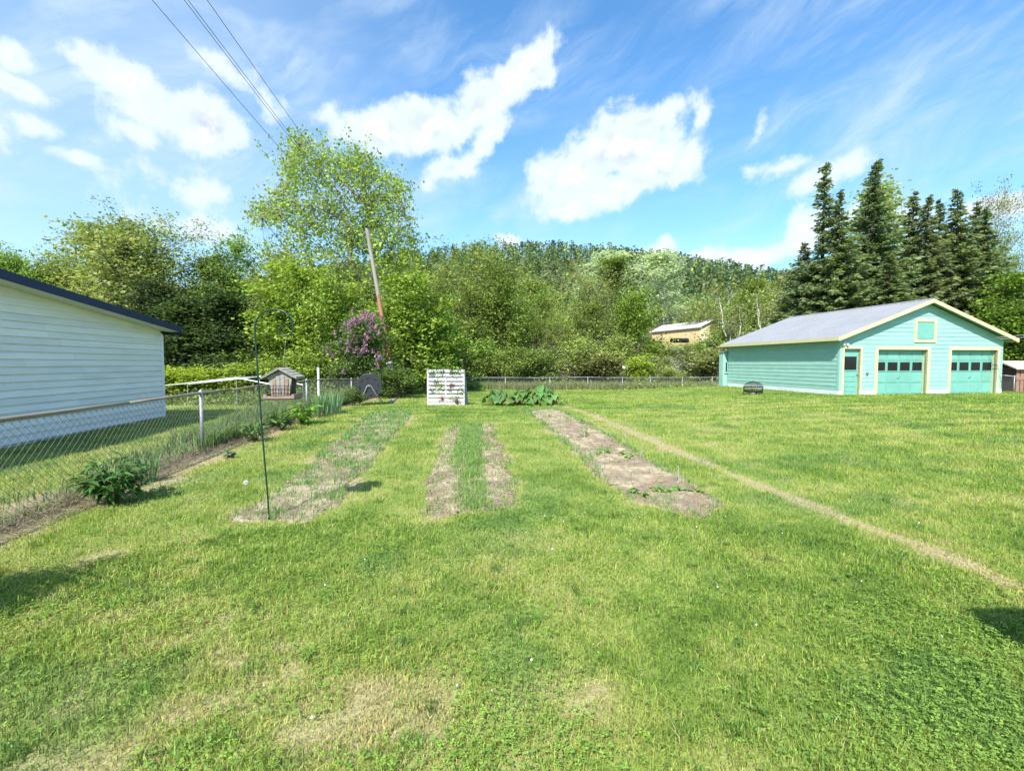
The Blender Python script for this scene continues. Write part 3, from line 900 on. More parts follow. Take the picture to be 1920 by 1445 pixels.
        MB().tube([(c - .06, .17, lo + 1.62 * .5 - .02), (c - .06, .13, lo + .80), (c + .06, .13, lo + .86), (c + .06, .17, lo + .86)], .011, 6).build('door_handle', M_STEEL, od, smooth=True)
        MB().box(c - .06, c + .06, .15, .187, lo + .03, lo + .07).build('lift_handle', M_STEEL, od)
        MB().box(a, b, .19, .24, lo + .0005, lo + .0095).build('bottom_seal', M_DARKMET, od)
    overhead(d1, 0); overhead(d2, 1)
    # ---- gable vent door
    a, b, lo, hi = vent
    gv = MB().box(a + .13, b - .13, -.015, .0, lo + .13, hi - .13).build('loft_hatch', M_TEAL, t)
    f = MB().box(a, a + .13, -.045, .0, lo, hi).box(b - .13, b, -.045, .0, lo, hi).box(a + .13, b - .13, -.045, .0, hi - .13, hi).box(a + .13, b - .13, -.047, .0, lo, lo + .13)
    f.build('hatch_frame', M_CREAM, gv)
    MB().box(a + .16, b - .16, -.026, -.0155, lo + .17, hi - .24).build('hatch_panel', M_TEAL, gv, bevel=.006)
    # ---- outlet box and twin floodlight at the corner
    ob = MB().box(1.42, 1.52, -.085, -.023, .98, 1.10).build('outlet_box', M_STEEL, t, bevel=.008)
    MB().box(1.435, 1.505, -.11, -.086, .99, 1.02).build('outlet_cover', M_DARKMET, ob)
    fl = MB().lathe([(0, 0), (.07, 0), (.07, .03), (.02, .04)], 12).build('floodlight', M_WTRIM, t, smooth=True)
    fl.rotation_euler = (math.pi / 2, 0, 0); fl.location = (.22, -.028, 2.44)
    for s in (-1, 1):
        mb = MB(); mb.lathe([(.022, 0), (.03, .03), (.062, .10), (.066, .15), (.06, .152), (.0, .13)], 12)
        lp = mb.build('lamp_head', M_WTRIM, fl, smooth=True); lp.rotation_euler = (R(60), R(50 * s), 0); lp.location = (.06 * s, .02, .03)
    # ---- lean-to at the back
    lt = MB(); hh = 2.2
    lt.prism([(-.30, 8.62, -.1), (2.2, 8.62, -.1), (2.2, 8.62, hh + .3), (-.30, 8.62, hh)], (0, .42, 0))
    lo_ = lt.build('lean_to', M_AQUA, t)
    # window on its front face beside the corner
    MB().box(-.13, -.03, 8.595, 8.6195, .95, 1.55).build('lean_to_window', M_GLASS, lo_)
    MB().box(-.18, -.13, 8.58, 8.6195, .88, 1.6).box(-.03, .02, 8.58, 8.6195, .88, 1.6).build('window_frame', M_AQUA, lo_)
    MB().box(-.22, .02, 8.55, 8.6195, .84, .88).build('window_sill', M_AQUA, lo_)
    mb = MB(); mb.hexa([(-.36, 8.53, hh + .01), (2.2, 8.53, hh + .33), (2.2, 9.1, hh + .33), (-.36, 9.1, hh + .01), (-.36, 8.53, hh + .05), (2.2, 8.53, hh + .37), (2.2, 9.1, hh + .37), (-.36, 9.1, hh + .05)])
    mb.build('lean_to_roof', M_ROOF, lo_)
garage()

def white_house():
    # local frame: x along the gable wall (towards the back of the yard), outside is -y (towards the yard)
    c = (-10.50, 14.1); ang = math.atan2(5.0, -.62)      # wall direction, near to far
    dirx = (math.cos(ang), math.sin(ang)); Lw = 14.0
    org = (c[0] - dirx[0] * Lw, c[1] - dirx[1] * Lw)
    t = thing('white_house', 'low white clapboard house with navy fascia beyond the chain link fence', 'house', (org[0], org[1], 0), ang)
    E = 2.62; sl = .108
    rid = Lw / 2
    top = [(Lw, E - .02, -sl), (0, E - .02, sl)]
    PK = E + sl * rid
    mb = MB(); mb.prism([(0, .001, -.1), (Lw, .001, -.1), (Lw, .001, E), (rid, .001, PK), (0, .001, E)], (0, 6.5, 0))
    w = mb.build('wall', M_WHITE, t)
    rng = random.Random(4)
    def seg(a, b):
        if a > 2.35: return [(0.0, Lw - .0)] if a > 2.5 else [(0, Lw - .09)]
        j = rng.uniform(8.5, 11.5) ; k = rng.uniform(4.5, 6.5)
        return [(0, k - .0015), (k + .0015, j - .0015), (j + .0015, Lw - .09)]
    boards(w, M_WHITE, .06, PK - .02, .152, seg, out=.040, top=top)
    MB().box(Lw - .09, Lw + .03, -.04, .0, .02, E - .08).build('corner_trim', M_WTRIM, w)
    MB().box(Lw + .001, Lw + .03, .0, 6.4, .02, E - .08).build('end_trim', M_WTRIM, w)
    f = MB(); f.prism([(6.0, -.034, E + sl * 1.0 - .30), (Lw - .28, -.034, E - .16 + sl * .28 - .05), (Lw - .28, -.034, E + sl * .28 - .02), (6.0, -.034, E + sl * 8.0 - .02)], (0, .008, 0))
    f.v = [(a, b - .012, c) for a, b, c in f.v]

    # roof slabs with overhang, blue fascia on the rake, white soffit
    oh, ro = .46, .16
    ze = E - sl * ro; zr = PK
    r = MB()
    r.hexa([(rid, -oh, zr), (Lw + ro, -oh, ze), (Lw + ro, 7, ze), (rid, 7, zr), (rid, -oh, zr + .16), (Lw + ro, -oh, ze + .16), (Lw + ro, 7, ze + .16), (rid, 7, zr + .16)])
    r.hexa([(-ro, -oh, ze), (rid - .001, -oh, zr), (rid - .001, 7, zr), (-ro, 7, ze), (-ro, -oh, ze + .16), (rid - .001, -oh, zr + .16), (rid - .001, 7, zr + .16), (-ro, 7, ze + .16)])
    rf = r.build('roof', M_SHING, t)
    for s in (0, 1):
        mb = MB()
        if s: pts = [(rid, zr - .03), (Lw + ro + .03, ze - .03), (Lw + ro + .03, ze + .15), (rid, zr + .15)]
        else: pts = [(-ro, ze - .03), (rid - .001, zr - .03), (rid - .001, zr + .15), (-ro, ze + .15)]
        mb.prism([(p[0], -oh - .03, p[1]) for p in pts], (0, .028, 0)); mb.build('rake_fascia', M_BLUE, rf)
        mb = MB()
        if s: pts = [(rid, -oh, zr - .004), (Lw + ro, -oh, ze - .004), (Lw + ro, 7, ze - .004), (rid, 7, zr - .004)]
        else: pts = [(-ro, -oh, ze - .004), (rid - .001, -oh, zr - .004), (rid - .001, 7, zr - .004), (-ro, 7, ze - .004)]
        mb.hexa([(p[0], p[1], p[2] - .012) for p in pts] + [(p[0], p[1], p[2] - .001) for p in pts]); mb.build('soffit', M_SOFF, rf)
        # drip edge of shingles over the fascia
    mb = MB(); mb.box(Lw + ro + .002, Lw + ro + .03, -oh, 7, ze - .10, ze + .15); mb.build('eave_fascia', M_BLUE, rf)
    MB().box(Lw - .02, Lw + ro, -.05, 6.9, ze - .11, ze - .018).build('eave_box', M_BLUE, rf)
white_house()

def near_house():
    """house corner behind the photographer's right shoulder: only its roof shadow reaches the picture"""
    t = thing('near_house', 'house behind the camera whose roof corner throws the dark wedge of shade at right', 'house', (2.12, .33, 0))
    MB().box(.5, 9, -8, -.5, -.1, 2.75).build('wall', M_WHITE, t)
    MB().box(0, 9.5, -8.5, 0, 2.78, 2.98).build('roof', M_SHING, t)
near_house()

def yellow_barn():
    a = P(1312, 613, 64.0); b = P(1222, 622, 74.0)          # near and far end of the eave
    dx, dy = b[0] - a[0], b[1] - a[1]; Lx = math.hypot(dx, dy); ang = math.atan2(dy, dx) - math.pi / 2
    z0 = gz1(a[0], 64) - .4; ztop = a[2] - z0; zr = ztop + .95; Wd = 4.3
    # local y runs along the long side away from the yard, local x across the gable to the right
    t = thing('yellow_barn', 'long yellow shed with pale metal roof on the slope behind the fence', 'shed', (a[0], a[1], z0), ang)
    M_Y = paint('yellow wall paint', (.76, .58, .33), .1, .6); M_C = paint('pale gable paint', (.70, .58, .40), .1, .6)
    MB().box(0, Wd, .06, Lx, 0, ztop).build('wall', M_Y, t)
    mb = MB(); mb.prism([(0, 0, 0), (Wd, 0, 0), (Wd, 0, ztop), (Wd / 2, 0, zr), (0, 0, ztop)], (0, .059, 0)); mb.build('gable_wall', M_C, t)
    r = MB(); h = Wd / 2; e = .25
    r.hexa([(-e, -.3, ztop - .1), (h, -.3, zr + .03), (h, Lx + .3, zr + .03), (-e, Lx + .3, ztop - .1), (-e, -.3, ztop), (h, -.3, zr + .13), (h, Lx + .3, zr + .13), (-e, Lx + .3, ztop)])
    r.hexa([(h + .001, -.3, zr + .03), (Wd + e, -.3, ztop - .1), (Wd + e, Lx + .3, ztop - .1), (h + .001, Lx + .3, zr + .03), (h + .001, -.3, zr + .13), (Wd + e, -.3, ztop), (Wd + e, Lx + .3, ztop), (h + .001, Lx + .3, zr + .13)])
    r.build('roof', pbr('pale barn roof', (.52, .51, .49), .7, 0), t)
    for q in range(11):
        MB().box(-.02, -.001, .5 + q * .9, .53 + q * .9, .05, ztop - .15).build('wall_batten', M_Y, t)
    # dark culvert pipe lying in front
    p = P(1258, 641, 62.0)
    cp = thing('culvert_pipe', 'black round pipe lying in front of the yellow shed', 'pipe', (p[0], 62.0, p[2] - .1))
    mb = MB(); rad = .30
    mb.tube([(0, 0, rad), (2.4, .4, rad)], rad, 18, False)
    mb.build('pipe_wall', M_DARKMET, cp, smooth=True)
    for q in range(9):
        f = .05 + q * .11
        mb = MB(); mb.tube([(2.4 * f, .4 * f, rad), (2.4 * (f + .03), .4 * (f + .03), rad)], rad + .025, 18, False); mb.build('pipe_ring', M_DARKMET, cp)
    mb = MB(); mb.tube([(2.36, .393, rad), (2.4, .4, rad)], [rad * .98, rad * .98], 18, True); mb.build('end_plate', M_DARKMET, cp)
yellow_barn()

# ================================================================== FENCES
def fence(path, H, label, posts, seed=1, mesh=.09, rr=.0017, thick=.021, rail_mat=None, name='chain_link_fence', smax=None):
    path = np.array(path, float); seg = np.hypot(*np.diff(path, axis=0).T); cum = np.concatenate([[0], np.cumsum(seg)]); Ltot = cum[-1]
    def at(s): return np.interp(s, cum, path[:, 0]), np.interp(s, cum, path[:, 1])
    b = np.array([path[0, 0], path[0, 1], gz1(*path[0])])
    t = thing(name, label, 'fence', tuple(b))
    n = int(Ltot / (mesh / 2)); m = int(H * 2 / mesh)
    i = np.arange(n)[:, None]; j = np.arange(m)[None, :]
    sA = (i + (j % 2)) * mesh / 2; sB = (i + ((j + 1) % 2)) * mesh / 2
    flip = (i % 2 == 1)
    sA, sB = np.where(flip, (i + ((j + 1) % 2)) * mesh / 2, sA), np.where(flip, (i + (j % 2)) * mesh / 2, sB)
    zA = np.broadcast_to(j * mesh / 2, sA.shape) + .02; zB = zA + mesh / 2
    sA = sA.ravel(); sB = sB.ravel(); zA = zA.ravel(); zB = zB.ravel()
    xa, ya = at(sA); xb, yb = at(sB)
    wob = .012
    ga = gz(xa, ya); gb = gz(xb, yb)
    A = np.stack([xa, ya, ga + np.minimum(zA, H)], 1); B = np.stack([xb, yb, gb + np.minimum(zB, H)], 1)
    V, F = prisms(A, B, rr)
    mobj('wire_mesh', np_mesh('wire_mesh', V - b, F), M_MESH, t)['kind'] = 'stuff'
    # rail in lengths with sleeves
    ps = sorted(posts)
    ss = np.arange(0, Ltot + .01, Ltot / max(1, round(Ltot / 3.2)))
    for a, c in zip(ss[:-1], ss[1:]):
        q = np.linspace(a, c, 4); X, Y = at(q)
        mb = MB(); mb.tube(np.stack([X, Y, gz(X, Y) + H], 1) - b, thick, 8, True)
        mb.build('top_rail', rail_mat or M_STEEL, t, smooth=True)
    rng = random.Random(seed)
    for (s, r_, ln) in posts:
        x, y = at(s); z = gz1(x, y)
        mb = MB(); lx = ln * H
        mb.tube(np.array([(x, y, z - .1), (x + lx, y, z + H - .01)]) - b, r_, 10, True)
        p = mb.build('post', M_STEEL, t, smooth=True)
        mb = MB(); mb.lathe([(r_ + .006, -.03), (r_ + .006, .035), (r_ * .5, .06), (0.001, .064)], 10, tuple(np.array([x + lx, y, z + H]) - b)); mb.build('post_cap', M_STEEL, p, smooth=True)
    return t
M_RUST = pbr('weathered rail', (.25, .18, .12), .7, .15, .3, col2=(.32, .29, .255), bump=.15, scale=6, aniso=(1, .3, 1))
def spath(path, Y):
    path = np.array(path, float); seg = np.hypot(*np.diff(path, axis=0).T); cum = np.concatenate([[0], np.cumsum(seg)])
    return float(np.interp(Y, path[:, 1], cum))
def spathx(path, px):
    path = np.array(path, float); seg = np.hypot(*np.diff(path, axis=0).T); cum = np.concatenate([[0], np.cumsum(seg)])
    return float(np.interp((px - 960) / FPX, path[:, 0] / path[:, 1], cum))
fence(FENCE_L, 1.07, 'chain link fence with weathered top rail running back along the left side of the lawn',
      [(spath(FENCE_L, y), .030, 0) for y in (2.2, 8.64, 15.1, 21.6, 28.0)] + [(spath(FENCE_L, 35.3), .036, 0)], rail_mat=M_RUST, thick=.024, rr=.0022, mesh=.1)
fence(FENCE_B, 1.0, 'chain link fence crossing the far end of the lawn before the brush',
      [(spathx(FENCE_B, px), .03 if px == 947 else .022, .10 if px == 1216 else 0) for px in (790, 868, 947, 1030, 1102, 1166, 1216, 1278, 1335)], rr=.0034, mesh=.12)
fence([(24.6, 26.4), (27.0, 26.8), (32, 27.4)], 1.0, 'short chain link fence beside the right corner of the garage',
      [(.25, .024, 0), (2.0, .024, 0), (4.4, .024, 0)], rr=.003, mesh=.12)

# ================================================================== VEGETATION
M_LEAF = leafmat('leaf', 'object', trans=.40)
M_LEAFA = leafmat('leaf mass', 'attr', trans=.38)
M_BARK = pbr('brown bark', (.055, .042, .032), .95, 0, .15, col2=(.12, .095, .075), bump=.6, scale=10, aniso=(1, 1, .3))
M_GBARK = pbr('grey bark', (.16, .145, .125), .9, 0, .15, col2=(.27, .25, .22), bump=.5, scale=10, aniso=(1, 1, .3))
M_WBARK = pbr('pale birch bark', (.42, .40, .36), .8, 0, .2, col2=(.60, .57, .52), bump=.3, scale=9, aniso=(1, 1, 3))

def leaf_quads(c, size, rng, up=.55, narrow=.34, tint=None):
    n = len(c); size = np.broadcast_to(np.asarray(size, float), (n,)) * rng.uniform(.5, 1.45, n)
    nr = rng.normal(0, 1, (n, 3)); nr /= np.linalg.norm(nr, axis=1)[:, None] + 1e-9
    nr[:, 2] = np.abs(nr[:, 2]) * (1 - up * .5) + up; nr /= np.linalg.norm(nr, axis=1)[:, None]
    r = rng.normal(0, 1, (n, 3)); a = r - nr * (r * nr).sum(1)[:, None]; a /= np.linalg.norm(a, axis=1)[:, None] + 1e-9
    b = np.cross(nr, a); s = size[:, None]
    V = np.stack([c - a * s * .5, c + b * s * narrow - nr * s * .07, c + a * s * .5 - nr * s * .10, c - b * s * narrow - nr * s * .07], 1)
    t = rng.uniform(0, 1, n) if tint is None else np.clip(tint + rng.normal(0, .16, n), 0, 1)
    return V.reshape(-1, 3), np.arange(4 * n).reshape(n, 4), np.repeat(t, 4)

def bend(p0, d, L, n, rng, wob=.12, up=.15):
    pts = [np.array(p0, float)]; d = np.array(d, float); d /= np.linalg.norm(d)
    for i in range(n):
        d = d + rng.normal(0, wob, 3) + np.array([0, 0, up / n]); d /= np.linalg.norm(d)
        pts.append(pts[-1] + d * L / n)
    return np.array(pts)

class TreeB:
    def __init__(s): s.V = []; s.F = []; s.n = 0
    def tube(s, path, rad, n=5):
        V, F = tube_np(path, rad, n); s.V.append(V); s.F.append(F + s.n); s.n += len(V)
    def rods(s, A, B, ra, rb):
        V, F = prisms(A, B, ra, rb); s.V.append(V); s.F.append(F + s.n); s.n += len(V)
    def mesh(s, name): return np_mesh(name, np.concatenate(s.V), np.concatenate(s.F), smooth=True)

def decid(seed, H=12.0, R_=4.0, cb=.28, limbs=24, sub=8, tw=4, per=15, leaf=.20, sig=.30, stems=1, trunk=.16, upang=.55, shape='round', droop=.0, wob=.10):
    """a broadleaf tree: trunk, limbs, branches, twigs, and leaves in clusters at the twigs"""
    rng = np.random.default_rng(seed); tb = TreeB(); C = []; T = []; twA = []; twB = []
    for st in range(stems):
        off = np.array([rng.normal(0, .25), rng.normal(0, .25), 0]) if stems > 1 else np.zeros(3)
        lean = rng.normal(0, .05 if stems == 1 else .16, 2)
        hh = H * (.93 if st == 0 else rng.uniform(.6, .9))
        n = 9; z = np.linspace(0, hh, n)
        wx = np.cumsum(rng.normal(0, H * .010, n)); wy = np.cumsum(rng.normal(0, H * .010, n)); wx -= wx[0]; wy -= wy[0]
        tr = np.stack([off[0] + lean[0] * z + wx, off[1] + lean[1] * z + wy, z - .15 * (z == 0)], 1)
        rad = trunk / (stems ** .5) * (1 - z / hh * .9) ** .9 + .012; rad[0] *= 1.35
        tb.tube(tr, rad, 7)
        nl = int(limbs / stems) + 1
        for i in range(nl):
            f = cb + (1 - cb) * ((i + rng.uniform(.2, .8)) / nl) ** .9
            p = np.array([np.interp(f * hh, z, tr[:, k]) for k in range(3)])
            q = (f - cb) / (1 - cb)
            if shape == 'round': prof = math.sqrt(max(.02, 1 - (2 * q - .75) ** 2 / 1.6))
            elif shape == 'vase': prof = .45 + .65 * math.sin(min(1, q * 1.15) * math.pi * .62)
            elif shape == 'narrow': prof = .55 * (1 - q * .6)
            else: prof = 1.05 - .85 * q
            Ln = R_ * prof * rng.uniform(.72, 1.12)
            a = i * 2.399 + rng.uniform(-.4, .4)
            el = upang * rng.uniform(.6, 1.35) + .5 * q
            d = (math.cos(a) * math.cos(el), math.sin(a) * math.cos(el), math.sin(el))
            path = bend(p, d, Ln, 5, rng, wob, .35 - droop)
            r0 = max(.015, np.interp(f * hh, z, rad) * .55)
            tb.tube(path, np.linspace(r0, .012, 6), 4)
            for j in range(sub):
                s = .22 + .78 * (j + rng.uniform(.1, .9)) / sub
                ix = s * 5; k = min(4, int(ix)); pp = path[k] + (path[k + 1] - path[k]) * (ix - k)
                dd = path[k + 1] - path[k]; dd = dd / np.linalg.norm(dd) + rng.normal(0, .62, 3) + np.array([0, 0, .22 - droop])
                L2 = Ln * rng.uniform(.22, .45) * (1.15 - .5 * s) + .25
                sp = bend(pp, dd, L2, 3, rng, wob * 1.5, .15 - droop)
                tb.tube(sp, np.linspace(r0 * .35 + .004, .006, 4), 3)
                ct = rng.uniform(.25, .85)
                for q2 in range(tw):
                    u = rng.uniform(.25, 1.0) * 3; k2 = min(2, int(u)); p2 = sp[k2] + (sp[k2 + 1] - sp[k2]) * (u - k2)
                    e = p2 + rng.normal(0, .30, 3) * (R_ / 4) + np.array([0, 0, .08 - droop * .3])
                    twA.append(p2); twB.append(e)
                    m = max(2, int(per * rng.uniform(.5, 1.5)))
                    C.append(e + rng.normal(0, sig, (m, 3)) * np.array([1, 1, .75])); T.append(np.full(m, np.clip(ct + rng.normal(0, .1), 0, 1)))
    tb.rods(np.array(twA), np.array(twB), .008, .004)
    C = np.concatenate(C); T = np.concatenate(T)
    C[:, 2] = np.maximum(C[:, 2], .05)
    V, F, t = leaf_quads(C, leaf, rng, tint=T)
    me = np_mesh('crown', V, F, {'tint': t}); me.materials.append(M_LEAF)
    r95 = np.percentile(np.hypot(C[:, 0], C[:, 1]), 93); h98 = np.percentile(C[:, 2], 99.3)
    return dict(trunk=tb.mesh('trunk'), crown=me, H=h98, R=r95)

def spruce(seed, H=17.0, R_=2.7, cb=.03, dens=1.0, sparse_top=False):
    rng = np.random.default_rng(seed); tb = TreeB()
    z = np.linspace(0, H, 10); tr = np.stack([np.cumsum(rng.normal(0, .03, 10)), np.cumsum(rng.normal(0, .03, 10)), z], 1); tr[:, :2] -= tr[0, :2]
    tb.tube(tr, .20 * (1 - z / H) + .012, 7)
    C = []; A = []; N = []; T = []; bA = []; bB = []
    zz = H * cb
    while zz < H * .985:
        f = zz / H
        prof = 1.22 * (1 - f) ** 1.05 * (1.0 if f > .10 else .8 + f * 2) + .02
        if sparse_top and .55 < f < .70: prof *= .40
        elif sparse_top and f >= .70: prof = .17 * (1 - (f - .70) / .3) ** .6 + .04
        nb = int((5 + 8 * prof) * dens) + 1
        for k in range(nb):
            a = rng.uniform(0, 2 * math.pi); L = R_ * prof * rng.uniform(.55, 1.12) * (1.25 if rng.uniform() < .08 else 1)
            L = max(L, .10); kk = min(1.0, .30 + .75 * L)
            el0 = .35 * f - .10 + rng.normal(0, .08)
            base = np.array([np.interp(zz, z, tr[:, 0]), np.interp(zz, z, tr[:, 1]), zz + rng.normal(0, .08)])
            m = max(3, int(L / .15)); s = (np.arange(m) + rng.uniform(.2, .8)) / m
            h = np.array([math.cos(a), math.sin(a)])
            dr = -.30 * L * (s ** 1.3) * (1 - f) + .22 * L * s ** 3 + math.tan(el0) * L * s
            px = base + np.stack([h[0] * L * s, h[1] * L * s, dr], 1)
            bA.append(base); bB.append(px[-1])
            side = np.array([-h[1], h[0], 0]); tt = rng.uniform(.15, .75)
            for sg in (-1, 1, 0, 0):
                w = (.16 + .30 * L * (1 - s) * .55) * kk
                if sg == 0: d = np.stack([np.full(m, h[0]) + rng.normal(0, .3, m), np.full(m, h[1]) + rng.normal(0, .3, m), rng.normal(-.35, .35, m)], 1) * .28 * kk
                else: d = (side * sg * .8)[None, :] * w[:, None] + np.stack([h[0] * w * .8, h[1] * w * .8, -.22 * w + rng.normal(0, .05, m)], 1)
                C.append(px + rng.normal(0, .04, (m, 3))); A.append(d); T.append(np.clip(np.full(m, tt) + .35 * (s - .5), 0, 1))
        zz += .20 + .12 * rng.uniform() + .10 * (1 - f)
    C = np.concatenate(C); A = np.concatenate(A); T = np.concatenate(T); n = len(C)
    ln = np.linalg.norm(A, axis=1)[:, None] + 1e-6; a = A / ln
    r = rng.normal(0, 1, (n, 3)) + np.array([0, 0, .3]); b = np.cross(a, r); b /= np.linalg.norm(b, axis=1)[:, None] + 1e-6
    wd = rng.uniform(.05, .10, (n, 1))
    V = np.stack([C, C + A * .45 + b * wd, C + A * rng.uniform(.9, 1.2, (n, 1)), C + A * .45 - b * wd], 1).reshape(-1, 3)
    tb.rods(np.array(bA), np.array(bB), .025, .006)
    T = np.clip(T + rng.normal(0, .15, n), 0, 1)
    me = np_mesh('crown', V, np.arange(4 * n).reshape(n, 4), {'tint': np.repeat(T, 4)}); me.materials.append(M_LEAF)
    return dict(trunk=tb.mesh('trunk'), crown=me, H=H, R=R_ * .95)

PROTO = {
    'round1': decid(11, 12, 4.2, .22, 24, 8, 4, 12, .21, .32),
    'round2': decid(12, 11, 4.2, .15, 26, 8, 4, 11, .20, .34, stems=2, trunk=.2),
    'airy1': decid(13, 13, 4.2, .20, 30, 9, 4, 17, .16, .32, stems=2, trunk=.26, shape='vase', upang=.75),
    'airy2': decid(14, 12, 4.0, .16, 30, 9, 4, 17, .155, .34, stems=3, trunk=.30, shape='vase', upang=.7, wob=.16),
    'lush': decid(15, 10, 4.0, .05, 30, 8, 4, 15, .24, .34, stems=2, trunk=.2, upang=.45),
    'lush2': decid(16, 9, 4.0, .04, 30, 8, 4, 14, .25, .36, stems=3, trunk=.2, upang=.4, droop=.1),
    'poplar': decid(17, 14, 3.0, .18, 26, 7, 4, 9, .20, .30, shape='round', upang=.85),
    'birch': decid(18, 11, 2.2, .35, 18, 6, 3, 7, .17, .30, stems=3, trunk=.15, upang=.8),
    'shrub1': decid(19, 3.0, 1.9, .02, 22, 7, 4, 9, .13, .16, stems=5, trunk=.07, upang=.7),
    'shrub2': decid(20, 2.6, 2.0, .02, 22, 7, 4, 10, .12, .17, stems=5, trunk=.07, upang=.6, wob=.16),
    'hemlock': decid(25, 9, 3.4, .02, 34, 8, 4, 13, .20, .30, shape='cone', upang=.05, droop=.25),
    'spruce1': spruce(41), 'spruce2': spruce(42, R_=2.5), 'spruce3': spruce(43, R_=2.9, sparse_top=True),
}
def decim():
    pass

_first = set()
def tree(kind, px, Y, top, w, col, label, name='tree', cat='tree', group=None, bark=None, rz=None, base=None, sink=.1):
    pr = PROTO[kind]
    bx = P(px, 680, Y)[0]; z0 = gz1(bx, Y) - sink
    H = P(px, top, Y)[2] - z0; w_m = w / FPX * Y / 2
    rg = random.Random(int(px * 7 + Y * 13))
    t = thing(name, label, cat, (bx, Y, z0), rg.uniform(0, 6.28) if rz is None else rz, group)
    if kind.startswith('spruce'): w_m *= 1.50
    t.scale = (w_m / pr['R'], w_m / pr['R'], H / pr['H'])
    tr = bpy.data.objects.new('trunk', pr['trunk']); link(tr, t)
    if not pr['trunk'].materials: pr['trunk'].materials.append(M_BARK)
    if bark is not None:
        tr.material_slots[0].link = 'OBJECT'; tr.material_slots[0].material = bark
    cr = bpy.data.objects.new('crown', pr['crown']); link(cr, t); cr.color = tuple(col) + (1,)
    cr['kind'] = 'stuff'
    return t

OLIVE = (.310, .385, .125); GREEN = (.255, .385, .095); BRIGHT = (.270, .375, .075); PALE = (.38, .48, .24); GREY = (.315, .365, .165)
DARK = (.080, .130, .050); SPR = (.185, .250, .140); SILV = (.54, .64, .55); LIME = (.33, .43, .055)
WOODS = 'trees along the left and back of the yard'
for a in [
    ('round1', 12, 36, 462, 120, GREEN, 'green tree cut by the left edge, its top just over the house roof'),
    ('round2', 90, 46, 480, 150, GREEN, 'rounded green tree above the left part of the house roof'),
    ('airy1', 238, 38, 384, 230, OLIVE, 'tall airy olive tree topping the left treeline over the white house'),
    ('round2', 292, 37, 432, 230, GREY, 'brownish open tree with dark forking limbs above the end of the house'),
    ('round2', 235, 41, 425, 200, (.29, .36, .12), 'round olive tree between the high airy one and the brownish one'),
    ('round1', 130, 42, 500, 180, (.22, .27, .09), 'broad olive tree low behind the house ridge'),
    ('round1', 168, 41, 408, 190, (.28, .34, .12), 'full olive tree left of the tall airy one over the house'),
    ('round1', 385, 44, 478, 130, (0.225, 0.300, 0.105), 'pale green tree in the dip right of the house'),
    ('round2', 452, 43, 432, 170, GREEN, 'broad green tree left of the tall maple'),
    ('round1', 515, 40, 470, 140, (0.240, 0.255, 0.105), 'thin olive tree just left of the tall maple, behind bright leaves'),
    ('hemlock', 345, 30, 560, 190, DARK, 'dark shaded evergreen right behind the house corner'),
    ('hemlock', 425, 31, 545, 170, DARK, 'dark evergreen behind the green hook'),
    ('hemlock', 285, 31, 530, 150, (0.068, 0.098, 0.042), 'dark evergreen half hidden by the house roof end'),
    ('lush', 560, 31, 495, 190, BRIGHT, 'bright yellow green leafy tree behind the hook scroll'),
    ('lush2', 625, 30, 520, 150, BRIGHT, 'bright leafy young tree left of the lilac'),
    ('lush', 775, 30, 520, 170, BRIGHT, 'bright green full tree right of the leaning pole'),
    ('lush2', 812, 32, 575, 110, (0.195, 0.330, 0.060), 'bright green low tree behind the pallet planter'),
    ('airy1', 842, 43, 448, 190, OLIVE, 'tall olive willow right of the bright tree, dark stems showing'),
    ('round2', 905, 45, 500, 150, (0.225, 0.300, 0.075), 'rounded olive tree with dark stems above the pallet planter'),
    ('airy2', 965, 46, 532, 160, GREEN, 'green open tree in the middle of the back treeline'),
    ('round1', 1010, 52, 520, 140, OLIVE, 'olive tree left of the dirt heap'),
    ('airy1', 1085, 54, 520, 150, GREY, 'greyish open tree right of the dirt heap'),
    ('poplar', 1137, 64, 484, 90, (0.128, 0.195, 0.042), 'narrow dark green tree in front of the silvery one'),
    ('poplar', 1128, 78, 470, 110, SILV, 'silvery white tree behind the narrow dark green one', 'tree', 'tree', WOODS, M_WBARK),
    ('poplar', 1240, 86, 476, 96, SILV, 'silvery white poplar with pale trunk above the yellow shed', 'tree', 'tree', WOODS, M_WBARK),
    ('airy2', 1040, 47, 575, 110, OLIVE, 'low olive tree in front of the dirt heap, left side'),
    ('round2', 1120, 46, 560, 120, (0.225, 0.285, 0.090), 'rounded olive tree right of the dirt heap, nearer the fence'),
    ('lush2', 1190, 56, 545, 100, (0.225, 0.330, 0.060), 'light green tree left of the yellow shed'),
    ('airy1', 1340, 66, 560, 90, GREY, 'grey thinly leaved tree at the right end of the yellow shed'),
    ('birch', 1378, 44, 530, 110, (0.255, 0.285, 0.105), 'multi stemmed birch left of the garage roof', 'tree', 'tree', WOODS, M_WBARK),
    ('birch', 1428, 45, 500, 120, OLIVE, 'tall birch with pale stems over the back of the garage roof', 'tree', 'tree', WOODS, M_WBARK),
    ('airy2', 1465, 48, 500, 130, (0.255, 0.300, 0.075), 'olive tree between the birches and the spruces'),
    ('round1', 1405, 58, 520, 100, (0.240, 0.315, 0.075), 'yellow green tree behind the birches'),
    ('poplar', 1655, 54, 342, 120, PALE, 'pale thinly leaved tree behind the gap in the spruces'),
    ('airy1', 1832, 50, 350, 100, (.300, .310, .170), 'brownish thin tree rising behind the right hand spruces'),
    ('airy2', 1892, 47, 415, 120, (0.240, 0.330, 0.120), 'light green spreading tree at the right edge of the sky'),
    ('lush', 1900, 36, 515, 150, (0.180, 0.285, 0.053), 'green leafy tree right of the garage at the picture edge'),
    ('lush2', 1860, 38, 590, 110, (0.150, 0.225, 0.053), 'low green tree behind the right eave of the garage'),
]:
